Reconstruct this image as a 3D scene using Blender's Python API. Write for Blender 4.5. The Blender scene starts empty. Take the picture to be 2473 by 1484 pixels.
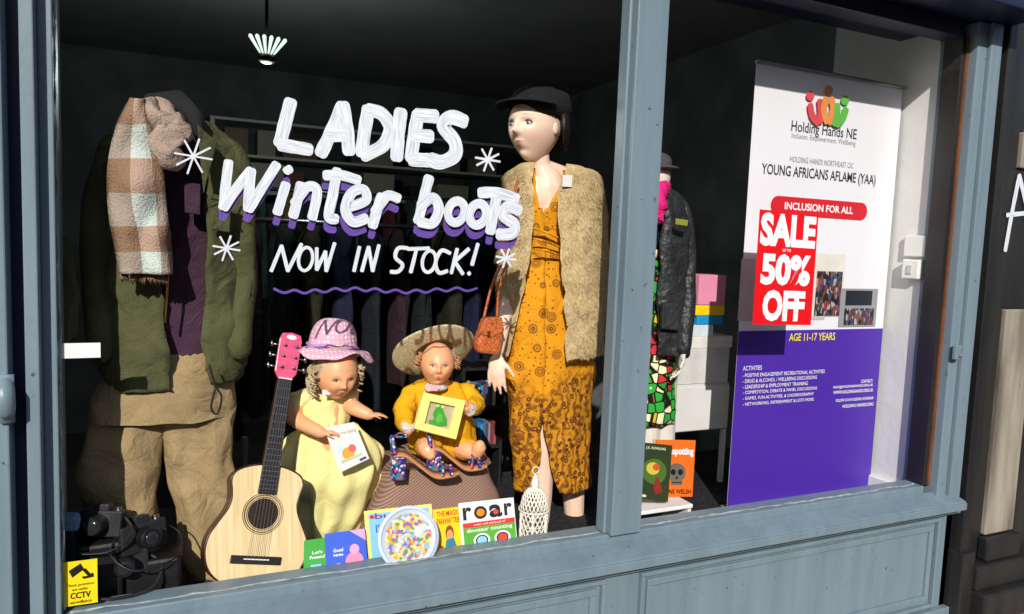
import bpy,math,random
from mathutils import Vector as V, Matrix, noise
random.seed(4)
R=math.radians; sin,cos,pi=math.sin,math.cos,math.pi
sc=bpy.context.scene; COL=sc.collection
CAM=V((0,-2,1.55))
rt=V((.909,-.414,.0386)).normalized(); dn=V((0,-.096,-.9954)); dn=(dn-rt*dn.dot(rt)).normalized(); fw=rt.cross(dn)
def S(u,v,y):
    d=rt*(u-1236.5)+dn*(v-742)+fw*1750
    return CAM+d*((y+2)/d.y)
def prj(p): d=p-CAM; return 1236.5+1750*d.dot(rt)/d.dot(fw)
cd=bpy.data.cameras.new('camera'); cam=bpy.data.objects.new('camera',cd); COL.objects.link(cam)
m=Matrix((rt,-dn,-fw)).transposed().to_4x4(); m.translation=CAM; cam.matrix_world=m
cd.lens=1750/2473*36; cd.sensor_width=36; cd.clip_end=500; cd.clip_start=.05; sc.camera=cam
# ---------- light
sd=V((.5,1,-.65)).normalized()
sl=bpy.data.lights.new('sun','SUN'); sl.energy=4.4; sl.angle=R(.5); sl.color=(1,.95,.87)
so=bpy.data.objects.new('sun',sl); COL.objects.link(so); so.rotation_euler=sd.to_track_quat('-Z','Y').to_euler()
w=bpy.data.worlds.new('World'); sc.world=w; w.use_nodes=True
sk=w.node_tree.nodes.new('ShaderNodeTexSky'); sk.sky_type='NISHITA'; sk.sun_disc=False
sk.sun_elevation=math.asin(-sd.z); sk.sun_rotation=math.atan2(-sd.x,-sd.y)
bg=w.node_tree.nodes['Background']; bg.inputs[1].default_value=.14; w.node_tree.links.new(sk.outputs[0],bg.inputs[0])
sc.view_settings.view_transform='Standard'; sc.view_settings.look='None'; sc.view_settings.exposure=0
# ---------- materials
def hx(s,k=1):
    c=[int(s[i:i+2],16)/255 for i in (0,2,4)]
    return tuple([min(1,(x/12.92 if x<.04045 else ((x+.055)/1.055)**2.4)*k) for x in c]+[1])
class MB:
    def __init__(s,name):
        s.m=bpy.data.materials.new(name); s.m.use_nodes=True; s.n=s.m.node_tree.nodes; s.l=s.m.node_tree.links
        s.b=s.n['Principled BSDF']; s.tc=s.n.new('ShaderNodeTexCoord'); s.out=s.n['Material Output']
    def vec(s,src='Object',scale=(1,1,1),rot=(0,0,0)):
        mp=s.n.new('ShaderNodeMapping'); mp.inputs['Scale'].default_value=scale; mp.inputs['Rotation'].default_value=rot
        s.l.new(s.tc.outputs[src],mp.inputs[0]); return mp.outputs[0]
    def tex(s,kind,scale,vec=None,out=0,**k):
        t=s.n.new('ShaderNodeTex'+kind)
        if scale is not None: t.inputs['Scale'].default_value=scale
        for a,b in k.items():
            if a in t.inputs: t.inputs[a].default_value=b
            else: setattr(t,a,b)
        s.l.new(vec if vec else s.tc.outputs['Object'],t.inputs['Vector']); return t.outputs[out]
    def ramp(s,src,stops,const=False):
        r=s.n.new('ShaderNodeValToRGB'); cr=r.color_ramp
        if const: cr.interpolation='CONSTANT'
        while len(cr.elements)<len(stops): cr.elements.new(.5)
        for e,(p,c) in zip(cr.elements,stops):
            e.position=p; e.color=c if isinstance(c,tuple) else (c,c,c,1)
        s.l.new(src,r.inputs[0]); return r.outputs[0]
    def mix(s,f,a,b,bt='MIX'):
        x=s.n.new('ShaderNodeMix'); x.data_type='RGBA'; x.blend_type=bt
        for i,v in ((0,f),(6,a),(7,b)):
            if hasattr(v,'is_linked') or hasattr(v,'links'): s.l.new(v,x.inputs[i])
            else: x.inputs[i].default_value=v
        return x.outputs[2]
    def math(s,op,a,b=0):
        x=s.n.new('ShaderNodeMath'); x.operation=op
        for i,v in ((0,a),(1,b)):
            if hasattr(v,'links'): s.l.new(v,x.inputs[i])
            else: x.inputs[i].default_value=v
        return x.outputs[0]
    def sep(s,vec=None):
        x=s.n.new('ShaderNodeSeparateXYZ'); s.l.new(vec if vec else s.tc.outputs['Object'],x.inputs[0]); return x.outputs
    def bump(s,src,st=.3,d=.002):
        b=s.n.new('ShaderNodeBump'); b.inputs['Strength'].default_value=st; b.inputs['Distance'].default_value=d
        s.l.new(src,b.inputs['Height']); s.l.new(b.outputs[0],s.b.inputs['Normal'])
    def col(s,c): s.l.new(c,s.b.inputs['Base Color'])
    def rough(s,r,metal=0,spec=.5):
        s.b.inputs['Roughness'].default_value=r; s.b.inputs['Metallic'].default_value=metal; s.b.inputs['Specular IOR Level'].default_value=spec
MC={}
def mat(name,c,rough=.6,var=.15,scale=9,bmp=.2,bs=120,bd=.002,metal=0,spec=.4):
    if name in MC: return MC[name]
    if isinstance(c,str): c=hx(c)
    b=MB(name); nz=b.tex('Noise',scale,Detail=5.0)
    b.col(b.mix(b.ramp(nz,[(.3,0.0),(.7,1.0)]),tuple([x*(1-var) for x in c[:3]]+[1]),tuple([min(1,x*(1+var)) for x in c[:3]]+[1])))
    b.rough(rough,metal,spec)
    if bmp: b.bump(b.tex('Noise',bs,Detail=3.0),bmp,bd)
    MC[name]=b.m; return b.m
def fm(h,rough=.45): return mat('print_'+h,h,rough,.06,14,0)
def cloth(name,c,weave=500,fold=.7,lo=.74): 
    if name in MC: return MC[name]
    if isinstance(c,str): c=hx(c)
    b=MB(name); nz=b.tex('Noise',7,Detail=6.0); n2=b.tex('Noise',weave,Detail=2.0)
    cc=b.mix(b.ramp(nz,[(.3,0.),(.7,1.)]),tuple([x*lo for x in c[:3]]+[1]),tuple([min(1,x*1.15) for x in c[:3]]+[1]))
    b.col(b.mix(.4 if lo<.8 else .2,cc,b.ramp(n2,[(.3,.35),(.7,1.)]),'MULTIPLY')); b.rough(.9,0,.15)
    h=b.mix(.1,b.tex('Noise',11,Detail=5.0,Distortion=1.2),n2); b.bump(h,fold,.035); MC[name]=b.m; return b.m
def joinery(name,c,dark,amt=.35,chip='a9b1b0'):
    b=MB(name); c=hx(c); dark=hx(dark)
    n1=b.tex('Noise',3,Detail=8.0,vec=b.vec(scale=(3,3,.5))); n2=b.tex('Noise',42,Detail=6.0); n3=b.tex('Noise',11,Detail=9.0,Roughness=.75)
    k=b.mix(b.ramp(n1,[(.35,0.),(.75,amt)]),c,dark)
    k=b.mix(b.ramp(n3,[(.68,0.),(.72,.7)]),k,hx(chip))
    k=b.mix(b.ramp(n2,[(.70,0.),(.74,.8)]),k,hx('2a2d30'))
    st_=b.tex('Noise',30,Detail=4.0,vec=b.vec(scale=(1,1,.06))); k=b.mix(.2,k,b.ramp(st_,[(.35,.55),(.6,1.)]),'MULTIPLY')
    b.col(k); b.rough(.38,0,.5); b.bump(b.mix(.5,n3,n2),.35,.003); return b.m
TEAL=joinery('teal_gloss_paint','788b97','54666f',.35); NAVY=joinery('navy_paint','1c2240','11142a',.5,'2c3350')
BLACKP=joinery('black_paint','1d1d20','3a3732',.6,'55504a'); CREAM=joinery('cream_flaking_paint','a89f90','3a342c',1.0,'5b5348')
WHITEW=mat('white_plaster','dadad6',.8,.08,3,.5,25,.004)
def brush(name,c,lo):
    b=MB(name); v=b.vec('UV',(9,.5,1)); n=b.tex('Noise',1.6,v,Detail=5.0)
    b.col(b.mix(b.ramp(n,[(.3,0.),(.6,1.)]),hx(lo),hx(c))); b.rough(.6)
    a=b.tex('Noise',1.3,b.vec('UV',(9,.3,1)),Detail=6.0); b.l.new(b.ramp(a,[(.27,.45),(.38,.98)]),b.b.inputs['Alpha']); return b.m
PAINTW=brush('white_brush_paint','e8ecf2','a6b1c0'); PAINTP=brush('purple_brush_paint','6a4aa8','4c3480')
def brickmat(name,a,bb,mo):
    b=MB(name); t=b.n.new('ShaderNodeTexBrick'); t.inputs['Scale'].default_value=1; t.inputs['Brick Width'].default_value=.23; t.inputs['Row Height'].default_value=.075; t.inputs['Mortar Size'].default_value=.008
    t.inputs['Color1'].default_value=hx(a); t.inputs['Color2'].default_value=hx(bb); t.inputs['Mortar'].default_value=hx(mo)
    cb=b.n.new('ShaderNodeCombineXYZ'); s=b.sep(); b.l.new(b.math('ADD',s[0],s[1]),cb.inputs[0]); b.l.new(s[2],cb.inputs[1]); b.l.new(cb.outputs[0],t.inputs['Vector'])
    b.col(b.mix(.5,t.outputs[0],b.ramp(b.tex('Noise',2,Detail=6.0),[(.3,.5),(.7,1.)]),'MULTIPLY')); b.rough(.9,0,.2); b.bump(t.outputs[1],-.4,.006); return b.m
BRICK=brickmat('dark_brick','5a3830','68423a','6d665c'); BRICK2=brickmat('red_brick','b36c54','a45b46','b8ac9c')
b=MB('paving'); t=b.n.new('ShaderNodeTexBrick'); t.inputs['Scale'].default_value=1; t.inputs['Brick Width'].default_value=.6; t.inputs['Row Height'].default_value=.45; t.inputs['Mortar Size'].default_value=.008
t.inputs['Color1'].default_value=hx('a8998c'); t.inputs['Color2'].default_value=hx('9a8b80'); t.inputs['Mortar'].default_value=hx('4a4641'); b.l.new(b.tc.outputs['Object'],t.inputs['Vector'])
b.col(b.mix(.6,t.outputs[0],b.ramp(b.tex('Noise',30,Detail=8.0),[(.3,.45),(.7,1.)]),'MULTIPLY')); b.rough(.9,0,.2); b.bump(b.tex('Noise',90,Detail=4.0),.5,.004); PAVE=b.m
ASPH=mat('asphalt',(.05,.05,.052,1),.9,.3,30,.5,200,.006); GRND=mat('ground_earth',(.12,.11,.09,1),.95,.3,.5,.3,4,.02)
SLATE=mat('roof_slate','4a4c54',.7,.3,4,.4,20,.01)
DARK=mat('dark_interior_paint',(.16,.165,.175,1),.95,.3,3,.1,20,spec=.1); CARPET=mat('dark_carpet',(.03,.03,.033,1),.98,.4,60,.6,400,.004,spec=.1); FLR=mat('shop_floor_boards',(.09,.08,.075,1),.7,.3,6,.2,40)
CEIL=mat('ceiling_paint',(.2,.2,.21,1),.9,.1,3,.1,20)
WOODB=mat('brown_bare_wood','6a3f26',.7,.4,20,.4,60)
b=MB('plaid_scarf_wool'); s=b.sep(b.vec('UV'))
u3=b.ramp(b.math('FRACT',b.math('MULTIPLY',s[0],1.0)),[(0,0.),(.42,1.),(.8,0.)],True); v3=b.ramp(b.math('FRACT',b.math('MULTIPLY',s[1],3.0)),[(0,0.),(.5,1.)],True)
k=b.mix(v3,b.mix(u3,hx('94775f'),hx('b89c8a')),b.mix(u3,hx('ab9d8f'),hx('ced9d2')))
b.col(b.mix(.4,k,b.ramp(b.tex('Noise',260,Detail=3.0),[(.3,.5),(.7,1.)]),'MULTIPLY')); b.rough(.95,0,.1); b.bump(b.tex('Noise',180,Detail=4.0),.8,.006); SCARF=b.m
b=MB('mustard_flower_dress_print'); zz=b.sep()[2]
vo=b.tex('Voronoi',15,Randomness=.75); fl=b.ramp(vo,[(0,.9),(.09,.1),(.13,1.),(.2,.15),(.25,.85),(.32,.0)]); v2=b.tex('Voronoi',58,Randomness=.9); dt=b.ramp(v2,[(.0,.9),(.2,.8),(.26,0.)])
f=b.math('MAXIMUM',fl,b.math('MULTIPLY',dt,b.ramp(vo,[(.38,0.),(.42,1.)])))
pa=b.ramp(b.tex('Wave',9,Distortion=9.0,Detail=3.0,**{'Detail Scale':3.0}),[(.35,0.),(.5,1.),(.65,.1),(.8,1.)]); pb=b.ramp(b.tex('Voronoi',40),[(.1,0.),(.2,1.),(.32,1.),(.4,.2)])
den=b.math('MAXIMUM',b.math('MULTIPLY',pa,.8),pb)
low=b.ramp(b.math('ADD',zz,b.math('MULTIPLY',b.tex('Voronoi',9),-.16)),[(0,1.),(.44,1.),(.5,0.)])
f=b.mix(low,f,den); k=b.mix(f,hx('dd961a'),hx('5a2f1a')); k=b.mix(.3,k,b.ramp(b.tex('Noise',9,Detail=3.0),[(.3,.55),(.7,1.)]),'MULTIPLY')
b.col(k); b.rough(.8,0,.2); b.bump(b.tex('Noise',13,Detail=4.0,Distortion=1.0),.6,.03); DRESS=b.m
b=MB('wax_print_skirt'); vo=b.tex('Voronoi',24,out=1,Randomness=.5); ed=b.tex('Voronoi',24,feature='DISTANCE_TO_EDGE',Randomness=.5); sx=b.sep(vo)
k=b.ramp(sx[0],[(0,hx('2fa33c')),(.34,hx('c9313c')),(.5,hx('efe4b4')),(.72,hx('2c9235')),(.86,hx('d3b52e'))],True)
k=b.mix(b.ramp(b.tex('Voronoi',24,Randomness=.5),[(.12,1.),(.2,0.)]),k,hx('e9e4d4')); b.col(b.mix(b.ramp(ed,[(.05,1.),(.09,0.)]),k,hx('14140f'))); b.rough(.8,0,.2); AFR=b.m
b=MB('floral_satin'); vo=b.tex('Voronoi',110,out=1); sx=b.sep(vo)
b.col(b.ramp(sx[0],[(0,hx('22307e')),(.45,hx('3a3f9a')),(.6,hx('c4455c')),(.72,hx('2f7f86')),(.84,hx('d9c9c4'))],True)); b.rough(.4); FLOR=b.m
b=MB('picture_print'); vo=b.tex('Voronoi',110,out=1); sx=b.sep(vo)
b.col(b.mix(b.ramp(b.tex('Noise',25,Detail=2.0),[(.54,0.),(.6,.85)]),b.ramp(sx[0],[(0,hx('e9c890')),(.25,hx('e0a63a')),(.4,hx('8cb8d8')),(.55,hx('d9655a')),(.66,hx('5f9a5e')),(.76,hx('f2d68a')),(.86,hx('8a6ab0'))],True),hx('cfdbe4'))); b.rough(.4); PICT=b.m
b=MB('crowd_photo_print'); vo=b.tex('Voronoi',85,out=1,vec=b.vec(scale=(1.6,1,.6))); sx=b.sep(vo)
b.col(b.ramp(sx[0],[(0,hx('1e1c22')),(.35,hx('5a3a34')),(.5,hx('a8a4a0')),(.6,hx('30406a')),(.72,hx('a33a30')),(.8,hx('5f5a54'))],True)); b.rough(.5); CROWD=b.m
b=MB('fur_fabric'); n1=b.tex('Noise',60,Detail=6.0,Roughness=.7); n2=b.tex('Noise',9,Detail=4.0)
b.col(b.mix(.4,b.mix(b.ramp(n1,[(.3,0.),(.7,1.)]),hx('b0966c'),hx('dcc698')),b.ramp(n2,[(.3,.65),(.7,1.)]),'MULTIPLY')); b.rough(.95,0,.1); b.bump(n1,.6,.008); FUR=b.m
b=MB('straw_weave'); w1=b.tex('Wave',120,Distortion=1.0,bands_direction='Z'); w2=b.tex('Noise',150,Detail=3.0)
b.col(b.mix(b.ramp(w2,[(.35,0.),(.65,1.)]),hx('b8a87c'),hx('ece0ba'))); b.rough(.8,0,.2); b.bump(w1,.5,.002); STRAW=b.m
b=MB('pink_crochet'); vo=b.tex('Voronoi',75,Randomness=.2); b.col(b.mix(b.ramp(vo,[(.25,1.),(.4,0.)]),hx('dcaac0'),hx('f2dce4'))); b.rough(.85,0,.2); b.bump(vo,.8,.004); PINKH=b.m
b=MB('corduroy'); w1=b.tex('Wave',42,b.vec(rot=(0,.5,0)),Distortion=1.2,bands_direction='Z'); b.col(b.mix(b.ramp(w1,[(.2,0.),(.7,1.)]),hx('7a5f54'),hx('9d7e70'))); b.rough(.95,0,.1); b.bump(w1,.4,.003); CORD=b.m
b=MB('spruce_top'); w1=b.tex('Noise',5,b.vec(scale=(22,1,1.0),rot=(0,.15,0)),Detail=6.0); b.col(b.mix(b.ramp(w1,[(.3,0.),(.7,1.)]),hx('d2b988'),hx('e8d2a4'))); b.rough(.35,0,.4); SPRUCE=b.m
b=MB('croc_leather'); ed=b.tex('Voronoi',70,feature='DISTANCE_TO_EDGE'); b.col(b.mix(b.ramp(ed,[(.02,1.),(.08,0.)]),hx('cc6c3c'),hx('8a4222'))); b.rough(.35); b.bump(ed,.6,.003); CROC=b.m
b=MB('painted_skin'); a=b.n.new('ShaderNodeAttribute'); a.attribute_name='Col'; b.col(a.outputs[0]); b.rough(.42,0,.4); b.bump(b.tex('Noise',200),.05,.001); SKINV=b.m
YDRESS=cloth('pale_yellow_cotton','f0e69e',500,.35,.88); YKNIT=cloth('mustard_knit','ecb01e',260,.7,.84); OLIVE=cloth('olive_cotton','5a5c3e'); PLUM=cloth('plum_corduroy','4b3445',300); CHINO=cloth('beige_chino','b09870')
BLK=mat('black_plastic',(.02,.02,.022,1),.4,.3,30,.2,80); WHT=mat('white_gloss','e2e2de',.4,.04); WMETAL=mat('white_painted_metal','e8e3d6',.5,.08,30,.3,90)
STEEL=mat('brushed_steel','a8a8a8',.3,.1,20,.1,200,metal=1); BRASS=mat('brass','b5923f',.3,metal=1)
# ---------- mesh helpers
def thing(name,label,cat,loc,group=None):
    e=bpy.data.objects.new(name,None); e.empty_display_size=.05; e.location=loc; COL.objects.link(e); e['label']=label; e['category']=cat
    if group: e['group']=group
    return e
def build(name,prims,mats,parent=None,smooth=False,bevel=0,sub=0,remesh=0,solid=0,top=None,label=None,kind=None,cols=None,base=None):
    if not isinstance(mats,(list,tuple)): mats=[mats]
    vs=[];fs=[];mi=[];uvs=[];has=False
    for p in prims:
        o=len(vs); vs+=[V(q) for q in p[0]]; fs+=[[i+o for i in f] for f in p[1]]; mi+=[p[2] if len(p)>2 else 0]*len(p[1])
        if len(p)>3: uvs+=p[3]; has=True
        else: uvs+=[(0,0)]*len(p[0])
    off=V((0,0,0))
    if parent is None and vs:
        off=base if base is not None else V((sum(q.x for q in vs)/len(vs),sum(q.y for q in vs)/len(vs),min(q.z for q in vs)))
    elif parent is not None:
        q=parent
        while q is not None: off=off+q.location; q=q.parent
    me=bpy.data.meshes.new(name); me.from_pydata([q-off for q in vs],[],fs)
    for mm in mats: me.materials.append(mm)
    for i,pl in enumerate(me.polygons): pl.material_index=mi[i]; pl.use_smooth=smooth
    if has:
        ul=me.uv_layers.new(name='UVMap')
        for lp in me.loops: ul.data[lp.index].uv=uvs[lp.vertex_index]
    if cols:
        ca=me.color_attributes.new('Col','FLOAT_COLOR','POINT')
        for i,c in enumerate(cols): ca.data[i].color=c
    me.validate(); ob=bpy.data.objects.new(name,me); COL.objects.link(ob)
    if parent is not None: ob.parent=parent
    else: ob.location=off
    if remesh:
        r=ob.modifiers.new('r','REMESH'); r.mode='VOXEL'; r.voxel_size=remesh; r.use_smooth_shade=True
        s=ob.modifiers.new('s','SMOOTH'); s.iterations=4; s.factor=.5
    if solid: s=ob.modifiers.new('so','SOLIDIFY'); s.thickness=solid; s.offset=-1
    if bevel: bv=ob.modifiers.new('b','BEVEL'); bv.width=bevel; bv.segments=2; bv.limit_method='ANGLE'
    if sub: ss=ob.modifiers.new('ss','SUBSURF'); ss.levels=sub; ss.render_levels=sub
    if top: ob['label']=top[0]; ob['category']=top[1]
    if top and len(top)>2: ob['group']=top[2]
    if label: ob['label']=label
    if kind: ob['kind']=kind
    return ob
BF=[[0,1,3,2],[4,6,7,5],[0,4,5,1],[2,3,7,6],[0,2,6,4],[1,5,7,3]]
def box(x0,x1,y0,y1,z0,z1,mi=0): return ([(x,y,z) for x in (x0,x1) for y in (y0,y1) for z in (z0,z1)],BF,mi)
def obox(c,h,M=Matrix.Identity(3),mi=0): return ([c+M@V((sx*h[0],sy*h[1],sz*h[2])) for sx in (-1,1) for sy in (-1,1) for sz in (-1,1)],BF,mi)
def hull8(a,n,t,mi=0):
    b2=[p-n*t for p in a]; k=len(a)
    return (list(a)+b2,[list(range(k)),list(range(2*k-1,k-1,-1))]+[[i,i+k,(i+1)%k+k,(i+1)%k] for i in range(k)],mi)
def tube(pts,rad,n=10,mi=0,flat=1):
    pts=[V(p) for p in pts]; k=len(pts)
    if not isinstance(rad,(list,tuple)): rad=[rad]*k
    vs=[];prev=None
    for i in range(k):
        t=(pts[min(i+1,k-1)]-pts[max(i-1,0)]).normalized()
        if prev is None: a=t.orthogonal().normalized()
        else: a=(prev-t*prev.dot(t)).normalized()
        prev=a; c=t.cross(a)
        for j in range(n): an=2*pi*j/n; vs.append(pts[i]+(a*cos(an)+c*sin(an)*flat)*rad[i])
    fs=[[i*n+j,i*n+(j+1)%n,(i+1)*n+(j+1)%n,(i+1)*n+j] for i in range(k-1) for j in range(n)]
    vs.append(pts[0]);vs.append(pts[-1]); a=k*n
    fs+=[[a,(j+1)%n,j] for j in range(n)]+[[a+1,(k-1)*n+j,(k-1)*n+(j+1)%n] for j in range(n)]
    return (vs,fs,mi)
def limb(pts,rad,n=12,mi=0):
    pts=[V(p) for p in pts]; q=cat(pts,4); k=len(q); rr=[]
    for i in range(k):
        t=i/4; a=min(int(t),len(rad)-2); rr.append(rad[a]+(rad[a+1]-rad[a])*(t-a))
    d0=(q[0]-q[1]).normalized(); d1=(q[-1]-q[-2]).normalized()
    q=[q[0]+d0*rr[0]*.8]+q+[q[-1]+d1*rr[-1]*.8]; rr=[rr[0]*.45]+rr+[rr[-1]*.45]
    return tube(q,rr,n,mi)
def ell(c,r,M=Matrix.Identity(3),n=18,m=12,mi=0):
    vs=[V(c)+M@V((0,0,r[2]))]
    for i in range(1,m):
        t=pi*i/m
        for j in range(n): p=2*pi*j/n; vs.append(V(c)+M@V((r[0]*sin(t)*cos(p),r[1]*sin(t)*sin(p),r[2]*cos(t))))
    vs.append(V(c)+M@V((0,0,-r[2]))); L=len(vs)-1
    fs=[[0,1+j,1+(j+1)%n] for j in range(n)]+[[1+(i-1)*n+j,1+i*n+j,1+i*n+(j+1)%n,1+(i-1)*n+(j+1)%n] for i in range(1,m-1) for j in range(n)]+[[L,1+(m-2)*n+(j+1)%n,1+(m-2)*n+j] for j in range(n)]
    return (vs,fs,mi)
def cr(a,b,c,d,t): return .5*((2*b)+(c-a)*t+(2*a-5*b+4*c-d)*t*t+(3*b-a-3*c+d)*t*t*t)
def cat(p,m=8,closed=False):
    k=len(p); o=[]
    for i in range(k if closed else k-1):
        a,b_,c,d=(p[(i-1)%k],p[i],p[(i+1)%k],p[(i+2)%k]) if closed else (p[max(i-1,0)],p[i],p[i+1],p[min(i+2,k-1)])
        for j in range(m): o.append(cr(a,b_,c,d,j/m))
    o.append(p[0] if closed else p[-1]); return o
def loftE(rs,n=44,fold=0,ff=6,seed=0,op=False,m=5,cap=False,pw=1,mi=0):
    rr=[]
    for i in range(len(rs)-1):
        a,b_,c,d=rs[max(i-1,0)],rs[i],rs[i+1],rs[min(i+2,len(rs)-1)]
        for j in range(m): rr.append([cr(a[q],b_[q],c[q],d[q],j/m) for q in range(7)])
    rr.append(list(rs[-1])); nn=n+1 if op else n; vs=[];uv=[]
    def sp(x): return math.copysign(abs(x)**pw,x)
    z0=rr[0][2]
    for i,r in enumerate(rr):
        for j in range(nn):
            a=r[5]+(r[6]-r[5])*j/n; z=r[2]
            f=1+fold*(.6*sin(ff*a+seed+3*sin(z*3+seed))+1.3*noise.noise(V((sin(a)*2.2,cos(a)*2.2,z*5+seed))))
            vs.append(V((r[0]+r[3]*f*sp(sin(a)),r[1]-r[4]*f*sp(cos(a)),z+ (fold*.15*noise.noise(V((a*2,seed,z*9))))))); uv.append((j/n,(z0-z)*2))
    fs=[[i*nn+j,(i+1)*nn+j,(i+1)*nn+(j+1)%nn,i*nn+(j+1)%nn] for i in range(len(rr)-1) for j in range(n)]
    if cap: fs.append(list(range(nn))); fs.append([(len(rr)-1)*nn+j for j in range(nn)][::-1])
    return (vs,fs,mi,uv)
def garment(rings,y,k=.6,**kw):
    rs=[]
    for r in rings:
        pL=S(r[1],r[0],y);pR=S(r[2],r[0],y); cx=(pL.x+pR.x)/2; rx=(pR.x-pL.x)/2; z=(pL.z+pR.z)/2; mpp=(pR.x-pL.x)/(r[2]-r[1])
        for _ in range(5):
            us=[prj(V((cx+rx*sin(a),y-rx*k*cos(a),z))) for a in [q*pi/14 for q in range(28)]]; lo,hi=min(us),max(us)
            rx*=(r[2]-r[1])/(hi-lo); cx+=((r[1]+r[2])/2-(lo+hi)/2)*mpp
        a0=0;a1=2*pi
        if len(r)>3:
            tb=[(prj(V((cx+rx*sin(a),y-rx*k*cos(a),z))),a) for a in [-1.9+q*.01 for q in range(291)]]
            f=lambda u: min(tb,key=lambda t:abs(t[0]-u))[1]
            a0=f(r[4]); a1=2*pi+f(r[3])
            if r[4]-r[3]<3: a0=f(r[4]); a1=2*pi+a0-.005
        rs.append((cx,y,z,rx,rx*k,a0,a1))
    return loftE(rs,**kw)
def pxl(pts,ys):
    if not isinstance(ys,(list,tuple)): ys=[ys]*len(pts)
    return [S(p[0],p[1],y) for p,y in zip(pts,ys)]
def hand(wr,d,nr,th,L,curl=.3):
    d=d.normalized(); nr=(nr-d*nr.dot(d)).normalized(); sd_=nr.cross(d)
    if sd_.dot(th)<0: sd_=-sd_
    M=Matrix((sd_,d,nr)).transposed(); pr=[ell(wr+d*.24*L,(.2*L,.29*L,.085*L),M)]
    for i in range(4):
        p=wr+d*(.42-.02*abs(i-1))*L+sd_*(.155-.105*i)*L; ln=[.42,.47,.43,.34][i]*L; pts=[wr+d*.1*L+sd_*(.1-.07*i)*L,p]; a=curl*.4
        for sgm in (.42,.32,.26):
            a+=curl; p=p+(d*cos(a)+nr*sin(a)+sd_*(.08-.055*i))*ln*sgm; pts.append(p)
        pr.append(tube(pts,[.05*L,.052*L,.045*L,.04*L,.03*L],8))
    b0=wr+d*.12*L+sd_*.1*L; pr.append(tube([b0,b0+(d*.6+sd_*.75)*.22*L,b0+(d*.9+sd_*.75+nr*.25)*.38*L],[.06*L,.05*L,.035*L],8))
    return pr
def frame3(up,fwd):
    z=V(up).normalized(); y=-(V(fwd)-z*V(fwd).dot(z)).normalized(); return Matrix((y.cross(z),y,z)).transposed()
def head(name,c,fwd,up,H,skin,lip,parent,kid=False,iris='4a6a8a'):
    M=frame3(up,fwd); n=84;m=66; vs=[];cl=[]; h=H/2; sk_=hx(skin); lp=hx(lip); G=lambda a,s: math.exp(-(a/s)**2)
    for i in range(m+1):
        t=pi*i/m
        for j in range(n):
            p=2*pi*j/n; dx,dy,dz=sin(t)*cos(p),sin(t)*sin(p),cos(t)
            x=dx*(.78 if kid else .68); y=dy*.86; z=dz
            if z<0:
                x*=1-(.22 if kid else .42)*(-z)**1.5
                y*= 1-(.4*(-z) if y>0 else .12*(-z))
            ax=abs(x); f=0; colr=sk_
            if dy<0:
                wf=min(1,-dy*2)
                f=.2*G(x,.08)*G(z+.19,.09)*(.7 if kid else 1)+.11*G(x,.07)*G(z+.02,.17)+.05*G(ax-.09,.05)*G(z+.22,.05)-.10*G(ax-.28,.13)*G(z-.03,.1)+.03*G(z-.2,.08)*G(ax-.2,.25)
                f+=.06*G(x,.15)*(G(z+.46,.04)+G(z+.56,.045))+.07*G(x,.18)*G(z+.84,.12)+(.1 if kid else .045)*G(ax-.36,.18)*G(z+.3,.2)-.03*G(x,.2)*G(z+.68,.05)
                f*=wf
                lm=min(1,max(0,1.6*G(x,.15 if not kid else .11)*(G(z+.46,.045)+G(z+.56,.05))-.55))*wf
                br=min(1,max(0,1.5*G(ax-.3,.16)*G(z-.24+.15*(ax-.3)**2,.02)-.5))*wf
                es=min(1,.6*G(ax-.28,.15)*G(z-.1,.06))*wf*(0.2 if kid else .8); bl=.45*G(ax-.4,.15)*G(z+.3,.15)*wf
                mixf=lambda a,b_,t_: tuple(a[q]*(1-t_)+b_[q]*t_ for q in range(3))+(1,)
                colr=mixf(colr,hx('d0683e') if kid else hx('d49c84'),bl*.6); colr=mixf(colr,hx('8f6a5a'),es*.7); colr=mixf(colr,lp,lm); colr=mixf(colr,hx('6a4a36'),br*(.5 if kid else .8))
            vs.append(c+M@V((x,y-f,z))*h); cl.append(colr)
    fs=[[i*n+j,(i+1)*n+j,(i+1)*n+(j+1)%n,i*n+(j+1)%n] for i in range(m) for j in range(n)]
    for sg in (-1,1):
        e=ell(c+M@V((sg*.67,.05,-.04))*h,(.06*h,.12*h,.17*h),M); o=len(vs); vs+=e[0]; fs+=[[q+o for q in f_] for f_ in e[1]]; cl+=[sk_]*len(e[0])
    hd=build(name,[(vs,fs,0)],SKINV,parent,True,cols=cl)
    for sg in (-1,1):
        pr=[ell(c+M@V((sg*.28,-.655,.03))*h,(.115*h,.1*h,.062*h),M,mi=0),ell(c+M@V((sg*.285,-.725,.03))*h,(.048*h,.037*h,.05*h),M,mi=1),ell(c+M@V((sg*.285,-.748,.03))*h,(.022*h,.022*h,.024*h),M,mi=2)]
        pr.append((tube([c+M@V((sg*.28+.13*cos(a),-.70-.06*sin(a),.03+.064*sin(a)))*h for a in [pi*q/8 for q in range(9)]],.016*h,6)[0],tube([V((q,0,0)) for q in range(9)],.01,6)[1],2))
        build('eye',pr,[fm('d8d4cc',.2),fm(iris,.2),BLK],hd,True)
    return M
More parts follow.
